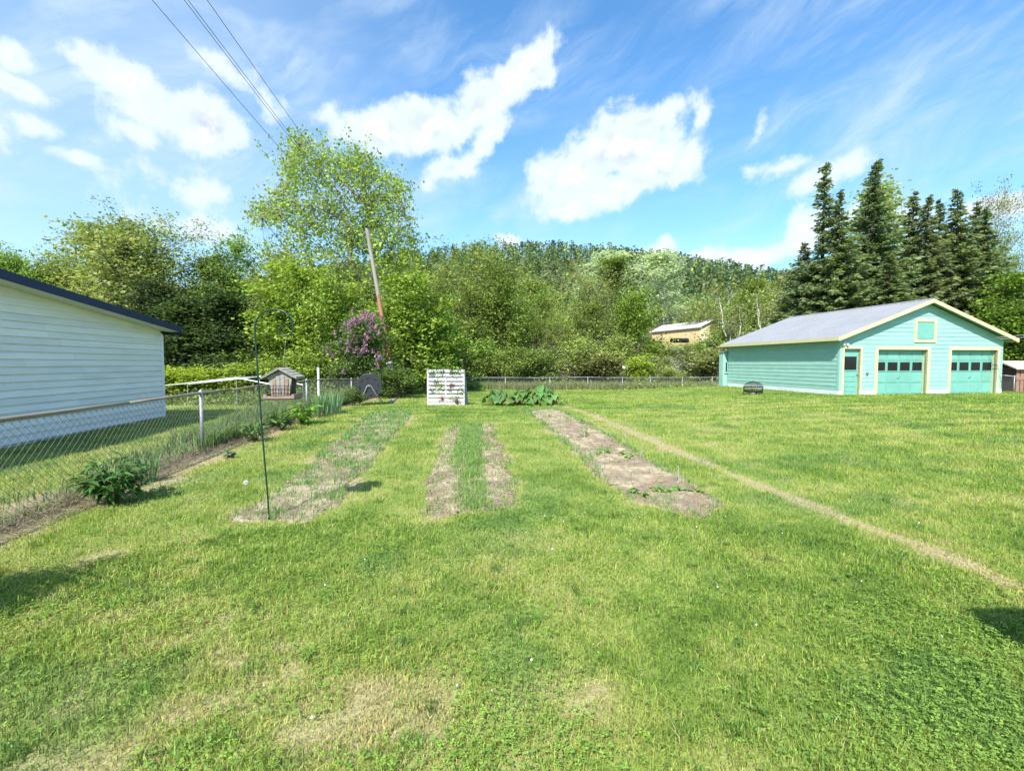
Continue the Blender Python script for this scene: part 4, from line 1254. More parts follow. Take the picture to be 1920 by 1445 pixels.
    k = dict(group=WOODS); nm = a[7] if len(a) > 7 else 'tree'
    tree(*a[:7], nm, 'tree', WOODS, a[10] if len(a) > 10 else None)

SPG = 'spruces behind the garage'
for i, (kind, px, Y, top, w, lab) in enumerate([
    ('spruce3', 1537, 40, 304, 118, 'spruce with a narrow tufted tip, leftmost tall one behind the garage'),
    ('spruce1', 1569, 38, 357, 120, 'dense spruce close to the right of the tufted leftmost one'),
    ('spruce2', 1506, 42, 452, 110, 'short spruce at the left foot of the spruce row'),
    ('spruce1', 1630, 41, 302, 140, 'tallest full spruce with a sharp tip behind the garage ridge'),
    ('spruce2', 1697, 42, 357, 110, 'slim spruce right of the pale tree behind the garage peak'),
    ('spruce1', 1731, 40, 367, 110, 'spruce directly above the garage peak, left of a close pair'),
    ('spruce2', 1754, 43, 372, 100, 'spruce squeezed between two others right of the garage peak'),
    ('spruce1', 1784, 40, 352, 116, 'tall spruce right of the garage peak, highest of the right group'),
    ('spruce2', 1813, 42, 378, 110, 'second spruce from the right end of the row'),
    ('spruce1', 1842, 40, 388, 116, 'rightmost spruce of the row behind the garage'),
    ('spruce2', 1660, 37, 470, 110, 'shorter spruce before the gap below the pale tree'),
]):
    tree(kind, px, Y, top, w, (SPR, (.200, .255, .130), (.205, .240, .140))[i % 3], lab, 'spruce', 'spruce', SPG)

SHG = 'shrubs beyond the far fence'
for a in [
    ('shrub1', 905, 42, 640, 90, GREEN, 'green shrub behind the fence right of the pallet planter'),
    ('shrub2', 955, 40, 650, 90, (0.210, 0.285, 0.075), 'leafy shrub with a pale sapling behind the far fence'),
    ('shrub1', 1000, 43, 655, 100, (0.195, 0.285, 0.090), 'bushy shrub behind the far fence above the rhubarb'),
    ('shrub2', 1085, 42, 628, 100, OLIVE, 'olive shrub behind the stick pile'),
    ('shrub1', 1125, 41, 660, 90, (0.225, 0.240, 0.120), 'brownish shrub left of the white sign'),
    ('shrub2', 1150, 45, 630, 110, OLIVE, 'tall olive shrub behind the white sign'),
    ('shrub1', 1196, 41, 668, 62, LIME, 'yellow green shrub right of the white sign'),
    ('shrub2', 1232, 44, 668, 80, GREY, 'grey shrub left of the brush pile'),
    ('shrub1', 1322, 43, 652, 100, (0.300, 0.345, 0.165), 'pale flowering shrub beside the back corner of the garage'),
    ('shrub2', 1262, 41, 690, 60, OLIVE, 'low olive shrub before the brush pile'),
    ('shrub1', 1348, 46, 620, 80, GREEN, 'green shrub behind the lean-to of the garage'),
    ('shrub2', 1272, 57, 643, 120, (.30, .36, .17), 'pale brush below the black pipe of the yellow shed'),
    ('shrub1', 1325, 56, 640, 80, OLIVE, 'olive shrub covering the right foot of the yellow shed'),
    ('shrub2', 1228, 56, 640, 60, GREEN, 'green shrub at the left foot of the yellow shed'),
    ('shrub2', 862, 41, 655, 80, (0.135, 0.195, 0.060), 'dark shrub behind the pallet planter'),
]: tree(*a, 'shrub', 'shrub', SHG)
for a in [
    ('shrub1', 330, 24, 690, 100, LIME, 'lime green shrub behind the fence next to the house corner'),
    ('shrub2', 395, 25, 688, 110, LIME, 'lime green shrub under the white tube frame'),
    ('shrub1', 465, 26, 680, 110, (0.285, 0.390, 0.075), 'light green shrub behind the fence at the hook pole'),
    ('shrub2', 545, 27, 660, 120, BRIGHT, 'bright shrub behind the hanging bird feeder'),
]: tree(*a, 'shrub', 'shrub', 'shrubs beyond the left fence')

# shade shrub just outside the left edge of the picture
t = thing('shrub', 'leafy shrub past the left edge whose shadow lies on the grass', 'shrub', (-4.0, 2.25, 0)); t.scale = (.34, .34, .42)
for nm in ('trunk', 'crown'):
    o = bpy.data.objects.new(nm, PROTO['shrub1'][nm]); link(o, t); o.color = GREEN + (1,)
    if nm == 'crown': o['kind'] = 'stuff'

def lilac():
    Y = 25.5; t = tree('lush2', 678, Y, 592, 125, (.125, .190, .070), 'lilac bush with clusters of purple flowers below the leaning pole', 'lilac_bush', 'lilac')
    t.rotation_euler = (0, 0, .4)
    rng = np.random.default_rng(9); sc = np.array(t.scale); loc = np.array(t.location)
    spots = [(676, 596, 20, 40), (690, 603, 22, 36), (655, 607, 18, 20), (640, 622, 12, 8), (700, 628, 14, 12), (676, 640, 18, 16), (660, 650, 12, 10), (690, 655, 12, 12), (617, 655, 8, 6), (620, 668, 7, 5), (712, 672, 8, 7), (712, 684, 10, 8), (648, 696, 8, 5), (645, 640, 10, 5), (700, 612, 10, 10)]
    ca, sa = math.cos(-.4), math.sin(-.4)
    for (px, py, r, n) in spots:
        for k in range(max(2, int(n * .45))):
            qx = px + rng.normal(0, r * .62); qy = py + rng.normal(0, r * .42)
            p = np.array(P(qx, qy, Y - 1.9 + rng.normal(0, .15))); m = 34
            u = rng.uniform(0, 1, m); c = np.stack([rng.normal(0, .055, m) * (1.1 - u), rng.normal(0, .055, m) * (1.1 - u), u * .24 - .1], 1) + p - loc
            c = np.stack([c[:, 0] * ca - c[:, 1] * sa, c[:, 0] * sa + c[:, 1] * ca, c[:, 2]], 1) / sc
            V, F, T = leaf_quads(c, .07 / sc[0], rng, .2, .45)
            o = mobj('flower_cluster', np_mesh('flower_cluster', V, F, {'tint': T}), M_LEAF, t, color=(.46, .26, .50)); o['kind'] = 'stuff'
lilac()
tree('shrub1', 745, 24.5, 690, 74, (.15, .23, .07), 'dark green bush at the far left fence corner below the post feeder', 'bush', 'bush')

def maple():
    """the tall open maple, grown from its limbs"""
    Y = 34.0; rng = np.random.default_rng(77)
    b = P(712, 690, Y); z0 = gz1(b[0], Y) - .1; o = np.array([b[0], Y, z0])
    t = thing('maple_tree', 'tall open maple with airy light green crown beside the leaning pole', 'tree', tuple(o))
    tb = TreeB()
    def W(px, py, dy=0): p = np.array(P(px, py, Y + dy)); return p - o
    limbs = [
        ([(712, 700, 0), (709, 620, 0), (704, 540, .1), (701, 477, .2), (697, 440, .2), (693, 408, 0), (689, 385, -.3), (672, 367, -.5), (654, 352, -.6), (634, 332, -.7), (616, 312, -.8), (590, 288, -.8), (560, 268, -.9)], .24, .03),
        ([(709, 620, 0), (700, 575, -.4), (684, 548, -.8), (668, 515, -1.0), (655, 470, -1.0), (653, 432, -1.2), (646, 414, -1.3), (618, 399, -1.6), (589, 386, -1.8), (556, 386, -2.0), (520, 398, -2.1), (490, 408, -2.2)], .17, .02),
        ([(653, 432, -1.2), (652, 400, -1.0), (640, 370, -.6), (625, 345, -.2), (600, 325, 0), (575, 320, 0)], .08, .015),
        ([(693, 408, 0), (700, 385, .6), (712, 362, 1.0), (730, 345, 1.4)], .09, .02),
        ([(695, 425, 0), (715, 408, -.6), (735, 398, -1.0), (758, 395, -1.2)], .08, .015),
        ([(699, 460, .2), (720, 445, .8), (742, 440, 1.2), (762, 455, 1.4)], .07, .015),
        ([(689, 385, -.3), (684, 350, -.3), (676, 315, -.2), (668, 285, 0)], .08, .015),
        ([(654, 352, -.6), (640, 325, .3), (648, 300, .6)], .06, .012),
        ([(618, 399, -1.6), (600, 365, -1.2), (570, 345, -1.0), (540, 345, -.8)], .06, .012),
        ([(668, 515, -1.0), (640, 490, -1.6), (610, 480, -2.0), (585, 488, -2.1)], .07, .012),
        ([(700, 500, .2), (725, 485, .8), (752, 480, 1.4), (775, 485, 1.6)], .07, .012),
        ([(616, 312, -.8), (600, 275, -.6), (580, 262, -.4)], .05, .012),
    ]
    for pts, r0, r1 in limbs:
        path = np.array([W(*p) for p in pts]); tb.tube(path, np.linspace(r0, r1, len(path)), 7)
    clumps = [(560, 275, 30, 20), (590, 285, 34, 24), (540, 300, 22, 16), (615, 300, 26, 18), (655, 295, 34, 24), (680, 300, 26, 22), (640, 325, 36, 20), (575, 320, 34, 20), (545, 345, 30, 18), (600, 350, 40, 22), (660, 345, 42, 26), (700, 335, 28, 24), (730, 350, 32, 26), (755, 372, 22, 26), (715, 380, 36, 22), (745, 405, 30, 24), (690, 375, 26, 18), (520, 385, 36, 16), (490, 403, 24, 12), (560, 385, 40, 18), (600, 385, 36, 18), (530, 410, 34, 14), (640, 390, 32, 18), (610, 425, 40, 16), (650, 430, 26, 20), (575, 420, 40, 14), (750, 440, 30, 18), (765, 468, 22, 20), (730, 470, 34, 20), (660, 470, 34, 20), (620, 465, 44, 20), (580, 470, 44, 22), (700, 450, 26, 20), (765, 490, 26, 18), (735, 500, 34, 20), (600, 500, 46, 22), (650, 505, 36, 22), (535, 480, 40, 20), (560, 440, 36, 14), (700, 520, 34, 18), (680, 545, 40, 18), (730, 535, 34, 18), (640, 540, 40, 18), (600, 535, 40, 18), (660, 450, 30, 16), (690, 415, 22, 14), (720, 425, 24, 14)]
    allp = np.concatenate([np.array([W(*p) for p in pts])[3 if r0 > .15 else 1:] for pts, r0, _ in limbs])
    C = []; T = []; A = []; B = []
    for (px, py, rx, ry) in clumps:
        for q in range(12):
            e = W(px + rng.normal(0, rx * .52), py + rng.normal(0, ry * .52), rng.normal(-.5, 1.5))
            i = np.argmin(np.linalg.norm(allp - e, axis=1) + rng.uniform(0, .5, len(allp)))
            mid = allp[i] * .45 + e * .55 + rng.normal(0, .12, 3)
            A += [allp[i], mid]; B += [mid, e]; ct = rng.uniform(.3, .9)
            for s in range(4):
                ee = e + rng.normal(0, .38, 3); A.append(e); B.append(ee)
                C.append(ee + rng.normal(0, .22, (10, 3))); T.append(np.full(10, ct))
    tb.rods(np.array(A), np.array(B), .016, .006)
    mobj('trunk', tb.mesh('trunk'), M_GBARK, t)
    V, F, tt = leaf_quads(np.concatenate(C), .185, rng, .5, .40, np.concatenate(T))
    c = mobj('crown', np_mesh('crown', V, F, {'tint': tt}), M_LEAF, t, color=(.31, .42, .09)); c['kind'] = 'stuff'
maple()

# ------------------------------------------------------------------ masses of wood and hill
def masses():
    rng = np.random.default_rng(5)
    Cs = []; S = []; K = []; T = []
    cols = np.array([OLIVE, GREEN, GREEN, (.28, .37, .11), (.20, .28, .085), (.13, .18, .07)])
    n = 330
    y = rng.uniform(50, 128, n); x = rng.uniform(-1, 1, n) * (1.15 * y)
    bx = P(1280, 640, 74)[0]
    keep = ~((np.abs(x / y - bx / 74) < .13) & (y < 80)) & ~((np.abs(x / y - .09) < .05) & (y < 60))
    pxs = 960 + FPX * x / y
    keep &= ~((np.abs(pxs - 1240) < 60) & (y < 92)) & ~((np.abs(pxs - 1128) < 45) & (y < 84))
    x = x[keep]; y = y[keep]
    for q in range(len(x)):
        h = rng.uniform(5, 10.5); r = rng.uniform(2.2, 3.8); z0 = gz1(x[q], y[q])
        m = int(420 * 60 / y[q]) + 80; cl = 26
        cc = rng.normal(0, 1, (cl, 3)); cc /= np.linalg.norm(cc, axis=1)[:, None]; cc *= rng.uniform(.35, 1, (cl, 1)) ** .5
        k = rng.integers(0, cl, m); ct = rng.uniform(.1, .9, cl)
        p = (cc[k] + rng.normal(0, .16, (m, 3))) * np.array([r, r, h * .5]) + np.array([x[q], y[q], z0 + h * .55])
        Cs.append(p); S.append(np.full(m, .34 + .004 * (y[q] - 50))); T.append(ct[k])
        c = cols[rng.integers(0, len(cols))] * rng.uniform(.8, 1.2); K.append(np.tile(c, (m, 1)))
    C = np.concatenate(Cs)
    V, F, t = leaf_quads(C, np.concatenate(S), rng, .45, .4, np.concatenate(T))
    o = mobj('woodland', np_mesh('woodland', V, F, {'tint': t, 'col': np.repeat(np.concatenate(K), 4, 0)}), M_LEAFA)
    tag(o, 'mixed green wood climbing the slope behind the yard', 'woodland', kind='stuff')
    # hillside pines
    n = 3600
    y = np.sqrt(rng.uniform(130 ** 2, 345 ** 2, n)); x = rng.uniform(-1.2, 1.2, n) * y
    z = gz(x, y); m = 42
    f = rng.uniform(0, 1, (n, m)) ** .8; a = rng.uniform(0, 2 * math.pi, (n, m)); h = rng.uniform(7, 11.5, (n, 1)); rr = rng.uniform(1.8, 3.7, (n, 1)) * (1 - f * .75) * rng.uniform(.5, 1, (n, m)) ** .5
    C = np.stack([x[:, None] + rr * np.cos(a), y[:, None] + rr * np.sin(a), z[:, None] + h * (.08 + .92 * f)], 2).reshape(-1, 3)
    ct = np.repeat(rng.uniform(.15, .8, n), m)
    dec = rng.uniform(0, 1, n) < .16
    c = np.where(dec[:, None], np.array([[.24, .31, .105]]), np.array([[.135, .195, .100]])) * rng.uniform(.8, 1.25, (n, 1))
    V, F, t = leaf_quads(C, 1.15, rng, .3, .42, ct)
    o = mobj('hillside_forest', np_mesh('hillside_forest', V, F, {'tint': t, 'col': np.repeat(np.repeat(c, m, 0), 4, 0)}), M_LEAFA)
    tag(o, 'far conifer forest covering the ridge behind the trees', 'forest', kind='stuff')
    # undergrowth along and beyond the fences
    n = 46000
    y = rng.uniform(37.4, 50, n); x = rng.uniform(-.62, .56, n) * y
    keep = rng.uniform(0, 1, n) < sstep(fbm(x, y, .45, 71, 3), .28, .6); x = x[keep]; y = y[keep]
    hmax = .5 + 1.6 * sstep(y, 38, 44) * fbm(x, y, .5, 88, 3) * 1.3
    z = gz(x, y) + rng.uniform(0, 1, len(x)) ** 1.4 * hmax
    cn = fbm(x, y, .35, 99, 3)[:, None]; c = np.array(OLIVE) * (1 - cn) + np.array((.16, .24, .07)) * cn; c = np.where(rng.uniform(0, 1, (len(x), 1)) < .12, np.array([[.30, .25, .16]]), c)
    V, F, t = leaf_quads(np.stack([x, y, z], 1), .17, rng, .4, .35)
    o = mobj('undergrowth', np_mesh('undergrowth', V, F, {'tint': t, 'col': np.repeat(c, 4, 0)}), M_LEAFA)
    tag(o, 'tangled low undergrowth beyond the far fence', 'undergrowth', kind='stuff')
    # leafy undergrowth behind the left fence, up to the dark evergreens
    n = 24000
    y = rng.uniform(17, 33, n); x = np.interp(y, [p[1] for p in FENCE_L], [p[0] for p in FENCE_L]) - rng.uniform(.3, 9, n)
    keep = (y > 19 + 0 * x) & (rng.uniform(0, 1, n) < sstep(fbm(x, y, .5, 171, 3), .3, .6)); x = x[keep]; y = y[keep]
    z = gz(x, y) + rng.uniform(0, 1, len(x)) ** 1.2 * (.35 + .9 * sstep(y, 20, 30))
    gn = fbm(x, y, 1.1, 181, 3)[:, None]; c = np.array((.24, .31, .075)) * gn + np.array((.11, .16, .055)) * (1 - gn)
    V, F, t = leaf_quads(np.stack([x, y, z], 1), .12, rng, .4, .36)
    o = mobj('garden_greenery', np_mesh('garden_greenery', V, F, {'tint': t, 'col': np.repeat(c, 4, 0)}), M_LEAFA)
    tag(o, 'low light green greenery in the neighbouring garden behind the left fence', 'greenery', kind='stuff')
masses()

# ------------------------------------------------------------------ tall grass at the fences
def tall():
    rng = np.random.default_rng(15)
    def along(path, n, w0, w1, ymin=0, ymax=99):
        path = np.array(path, float); seg = np.hypot(*np.diff(path, axis=0).T); cum = np.concatenate([[0], np.cumsum(seg)])
        s = rng.uniform(0, cum[-1], n); x = np.interp(s, cum, path[:, 0]); y = np.interp(s, cum, path[:, 1])
        i = np.clip(np.searchsorted(cum, s) - 1, 0, len(seg) - 1); d = np.diff(path, axis=0)[i] / seg[i][:, None]
        o = rng.uniform(w0, w1, n); x = x - d[:, 1] * o; y = y + d[:, 0] * o
        k = (y > ymin) & (y < ymax); return x[k], y[k]
    # left fence: pale green weeds, taller farther back
    x, y = along(FENCE_L, 62000, -.12, .80)
    dn = fbm(x, y, .8, 33, 3); k = rng.uniform(0, 1, len(x)) < (.15 + .85 * sstep(dn, .32, .5)) * (.18 + .82 * sstep(y, 6.2, 8.5)); x = x[k]; y = y[k]
    n = len(x); s = np.maximum(1, np.hypot(x, y) / 6)
    h = rng.uniform(.14, .50, n) * (.30 + .70 * sstep(y, 7.0, 11)) * (.5 + fbm(x, y, .8, 34, 3)) * 1.15
    c = np.array((.19, .28, .12)) * rng.uniform(.6, 1.3, (n, 1)); d_ = rng.uniform(0, 1, n) < .06; c[d_] = np.array((.40, .34, .20))
    blades('fence_weeds', x, y, h, .0095 * s * rng.uniform(.6, 1.3, n), c, lean=.42, curl=.7, seed=8, segs=2, label='long pale grass and weeds growing through the left fence', cat='weeds')
    # dead stalks and leaf litter at the fence foot, near
    x, y = along(FENCE_L, 15000, -.50, .30, 1, 17); n = len(x); z = gz(x, y) + rng.uniform(0, .05, n)
    a = rng.uniform(0, 6.28, n); ln = rng.uniform(.04, .22, n)
    A = np.stack([x, y, z], 1); B = A + np.stack([np.cos(a) * ln, np.sin(a) * ln, np.abs(rng.normal(0, .35, n)) * ln], 1)
    V, F = prisms(A, B, .0022, .0012); c = np.repeat(np.array((.40, .33, .22)) * rng.uniform(.35, 1.15, (n, 1)), 6, 0)
    o = mobj('leaf_litter', np_mesh('leaf_litter', V, F, {'col': c}), attrmat('dead stalks', bump=0)); tag(o, 'dead stalks and litter along the foot of the left fence', 'litter', kind='stuff')
    # far fence: dry tall grass behind it, greener behind the pallet
    x, y = along(FENCE_B, 26000, -.05, 1.1); n = len(x); gr = (1 - sstep(x, -2.6, -1.2))[:, None]
    c = np.array((.40, .40, .25)) * (1 - gr) + np.array((.20, .36, .08)) * gr; c = c * rng.uniform(.55, 1.25, (n, 1)); k = rng.uniform(0, 1, n) < .35; c[k] = np.array((.21, .27, .11))
    blades('fence_weeds', x, y, rng.uniform(.3, .85, n), .035 * rng.uniform(.6, 1.3, n), c, lean=.35, seed=18, segs=1, label='dry tall grass standing behind the far fence', cat='weeds')
tall()

# ------------------------------------------------------------------ garden plants
def leaf_mesh(L, W, curve, n=5, fold=.25, wave=0.0, seed=0, blunt=False):
    rng = np.random.default_rng(seed); V = []; s = np.linspace(0, 1, n + 1)
    ang = 0; x = z = 0; pts = []
    for i in range(n + 1):
        pts.append((x, z)); ang -= curve / n; x += math.cos(ang) * L / n; z += math.sin(ang) * L / n
    for i, f in enumerate(s):
        w = W * (math.sin(min(1, f * 1.0 + .06) * math.pi) ** (.55 if blunt else .8)) * (1 - .15 * f) + .002
        wz = rng.normal(0, wave, 2)
        V += [(pts[i][0], w / 2, pts[i][1] + fold * w / 2 + wz[0]), (pts[i][0], 0, pts[i][1]), (pts[i][0], -w / 2, pts[i][1] + fold * w / 2 + wz[1])]
    F = []
    for i in range(n):
        for k in (0, 1): F.append((3 * i + k, 3 * i + k + 1, 3 * i + 4 + k, 3 * i + 3 + k))
    me = np_mesh('leaf', np.array(V), np.array(F), {'tint': np.repeat(.35 + .3 * s, 3)}, smooth=True); me.materials.append(M_LEAF)
    return me

def leafy_plant(name, label, cat, g, leaves, n, Hs, spread, col, stem_col=(.10, .16, .05), seed=1, group=None, droop=.4, stems=14):
    rg = random.Random(seed); t = thing(name, label, cat, g, 0, group); mb = MB(); k = 0
    per = max(1, n // stems)
    for s in range(stems):
        a = s * 2.399 + rg.uniform(-.3, .3); out = spread * math.sqrt((s + .5) / stems) * rg.uniform(.7, 1.05); h = Hs * rg.uniform(.65, 1.05) * (1 - .35 * (s / stems))
        p = [(0.02 * math.cos(a), .02 * math.sin(a), 0), (out * .45 * math.cos(a), out * .45 * math.sin(a), h * .55), (out * math.cos(a), out * math.sin(a), h)]
        mb.tube(p, [.007, .006, .004], 5)
        for q in range(per):
            f = .35 + .65 * (q + 1) / per
            b = [np.interp(f, (0, .5, 1), [pp[i] for pp in p]) for i in range(3)]
            la = a + rg.uniform(-1.6, 1.6)
            o = mobj('leaf', leaves[k % len(leaves)], None, t, b, (rg.uniform(-.5, .5), -rg.uniform(-.15, .75) + droop * (1 - f), la), color=tuple(c * rg.uniform(.8, 1.25) for c in col)); k += 1
            sc = rg.uniform(.7, 1.2); o.scale = (sc, sc, sc)
    mb.build('stems', pbr('plant stem %s' % name, stem_col, .6), t, smooth=True)
    return t
LANCE = [leaf_mesh(.20, .048, .7, seed=q) for q in range(3)] + [leaf_mesh(.16, .040, .9, seed=q + 5) for q in range(2)]
leafy_plant('peony_plant', 'large dark green leafy peony clump at the foot of the left fence', 'plant', G(212, 944), LANCE, 330, .58, .42, (.085, .175, .055), seed=3, stems=30)
SWORD = [leaf_mesh(.42, .026, .12, fold=.5, seed=q) for q in range(3)]
def iris(px, py, n, lab, col, h=1.0, seed=1, spread=.10):
    rg = random.Random(seed); g = G(px, py); t = thing('iris_clump', lab, 'plant', g, 0, 'sword leaved clumps along the left fence')
    for k in range(n):
        a = rg.uniform(0, 6.28); r = spread * rg.uniform(.1, 1)
        o = mobj('leaf', SWORD[k % 3], None, t, (r * math.cos(a), r * math.sin(a), -.01), (rg.uniform(-.4, .4), -R(90) + rg.uniform(-.05, .30), a), color=tuple(c * rg.uniform(.8, 1.2) for c in col)); s = h * rg.uniform(.7, 1.15); o.scale = (s, s * 1.2, s)
iris(278, 904, 22, 'upright blue green iris leaves right of the peony clump', (.18, .30, .15), 1.05, 2)
iris(622, 776, 46, 'blue green iris clump beside the tumbler shrub', (.22, .35, .22), 1.75, 4, .42)
iris(598, 782, 30, 'dull green iris clump left of the larger one', (.16, .25, .13), 1.6, 5, .30)
BROAD = [leaf_mesh(.12, .075, .7, 4, seed=q) for q in range(3)]
leafy_plant('hosta', 'bright green leafy perennial at the fence in front of the irises', 'plant', G(566, 796), [leaf_mesh(.2, .10, .8, 4, seed=q) for q in range(3)], 120, .62, .48, (.20, .35, .06), seed=8, stems=20)
leafy_plant('leafy_perennial', 'dark green perennial against the fence, left of the bright one', 'plant', G(528, 806), [leaf_mesh(.17, .07, .8, 4, seed=q) for q in range(3)], 140, .50, .42, (.12, .19, .07), seed=9, stems=20)
leafy_plant('leafy_perennial', 'small pale green broad leaved plant at the fence post foot', 'plant', G(428, 858), BROAD, 26, .13, .10, (.16, .23, .13), seed=10, stems=7)
leafy_plant('leafy_perennial', 'dull green perennial at the fence left of the feeder shadow line', 'plant', G(478, 828), [leaf_mesh(.15, .05, .8, 4, seed=q) for q in range(3)], 120, .42, .36, (.14, .21, .09), seed=12, stems=20)
tree('shrub2', 660, 19.2, 724, 46, (.14, .21, .07), 'small green shrub left of the compost tumbler', 'bush', 'bush')

def rhubarb():
    rg = random.Random(12)
    lm = [leaf_mesh(.34, .30, 1.1, 6, fold=.22, wave=.045, seed=q, blunt=True) for q in range(5)]
    for i, (px, py, sc, n, lab) in enumerate(((934, 760, 1.15, 34, 'rhubarb clump at the left end of the row'), (972, 760, 1.2, 40, 'rhubarb clump in the middle of the row'), (1010, 759, 1.45, 46, 'tallest rhubarb clump at the right end of the row'), (1038, 760, 1.0, 14, 'small outlying rhubarb clump right of the tallest one'))):
        g = G(px, py); t = thing('rhubarb', lab, 'rhubarb', g, 0, 'rhubarb row')
        mb = MB()
        for k in range(n):
            a = k * 2.399 + rg.uniform(-.4, .4); f = (k + .5) / n; h = sc * (.50 - .34 * f) * rg.uniform(.8, 1.15); r = sc * (.06 + .50 * f)
            p = (r * math.cos(a), r * math.sin(a), h); mb.tube([(r * .12 * math.cos(a), r * .12 * math.sin(a), 0), (r * .6 * math.cos(a), r * .6 * math.sin(a), h * .7), p], .014, 5)
            o = mobj('leaf', lm[k % 5], None, t, p, (rg.uniform(-.5, .5), rg.uniform(-.45, .25), a + rg.uniform(-.5, .5)), color=tuple(c * rg.uniform(.75, 1.2) for c in (.14, .26, .09))); s = sc * rg.uniform(.45, 1.1); o.scale = (s, s, s)
        mb.build('stalks', pbr('rhubarb stalk', (.28, .16, .08), .5, col2=(.25, .28, .10), scale=4), t)
rhubarb()

def seedlings():
    bl = [leaf_mesh(.075, .055, .6, 4, seed=q) for q in range(3)]
    sp = [(1096, 822, .30, 'tall tomato seedling in the far part of the right bed', 16), (1088, 796, .22, 'far tomato seedling in the right bed', 10), (1030, 782, .20, 'first seedling at the far end of the right bed', 10),
          (1122, 856, .10, 'low seedling in the left of the middle row of the right bed', 10), (1136, 852, .12, 'second low seedling in the middle row of the right bed', 12), (1165, 856, .12, 'third low seedling in the middle row of the right bed', 14), (1180, 860, .12, 'last low seedling in the middle row of the right bed', 10),
          (1190, 926, .08, 'small seedling left of the near row of the right bed', 12), (1205, 932, .08, 'second seedling of the near row of the right bed', 10), (1232, 924, .09, 'bean seedling starting the near row of the right bed', 16), (1250, 927, .09, 'bean seedling in the left half of the near row', 16), (1270, 924, .09, 'bean seedling in the middle of the near row', 16), (1290, 925, .09, 'bean seedling in the right half of the near row', 14), (1310, 926, .08, 'yellowish seedling ending the near row', 12)]
    for i, (px, py, h, lab, n) in enumerate(sp):
        leafy_plant('seedling', lab, 'seedling', G(px, py), bl, n, h, max(.05, h * .55), (.20, .34, .09) if i != 13 else (.25, .27, .06), seed=30 + i, group='seedlings in the right bed', stems=max(3, n // 3))
seedlings()

# ================================================================== YARD THINGS
M_GREEN = pbr('dark green hook paint', (.010, .040, .032), .35, .2, .5)
M_WOODG = pbr('weathered grey wood', (.22, .20, .18), .85, 0, .2, col2=(.36, .33, .30), bump=.3, scale=20, aniso=(1, 1, 6))
M_CEDAR = pbr('cedar wood', (.20, .13, .095), .85, 0, .2, col2=(.33, .25, .20), bump=.3, scale=18, aniso=(1, 1, 6))
M_PALLET = paint('whitewashed pallet wood', (.60, .58, .60), .16, .7, 6.0, (1, 1, 8))
M_TUMB = pbr('charcoal plastic', (.024, .025, .029), .45, 0, .4, col2=(.034, .035, .040), bump=.1, scale=30)

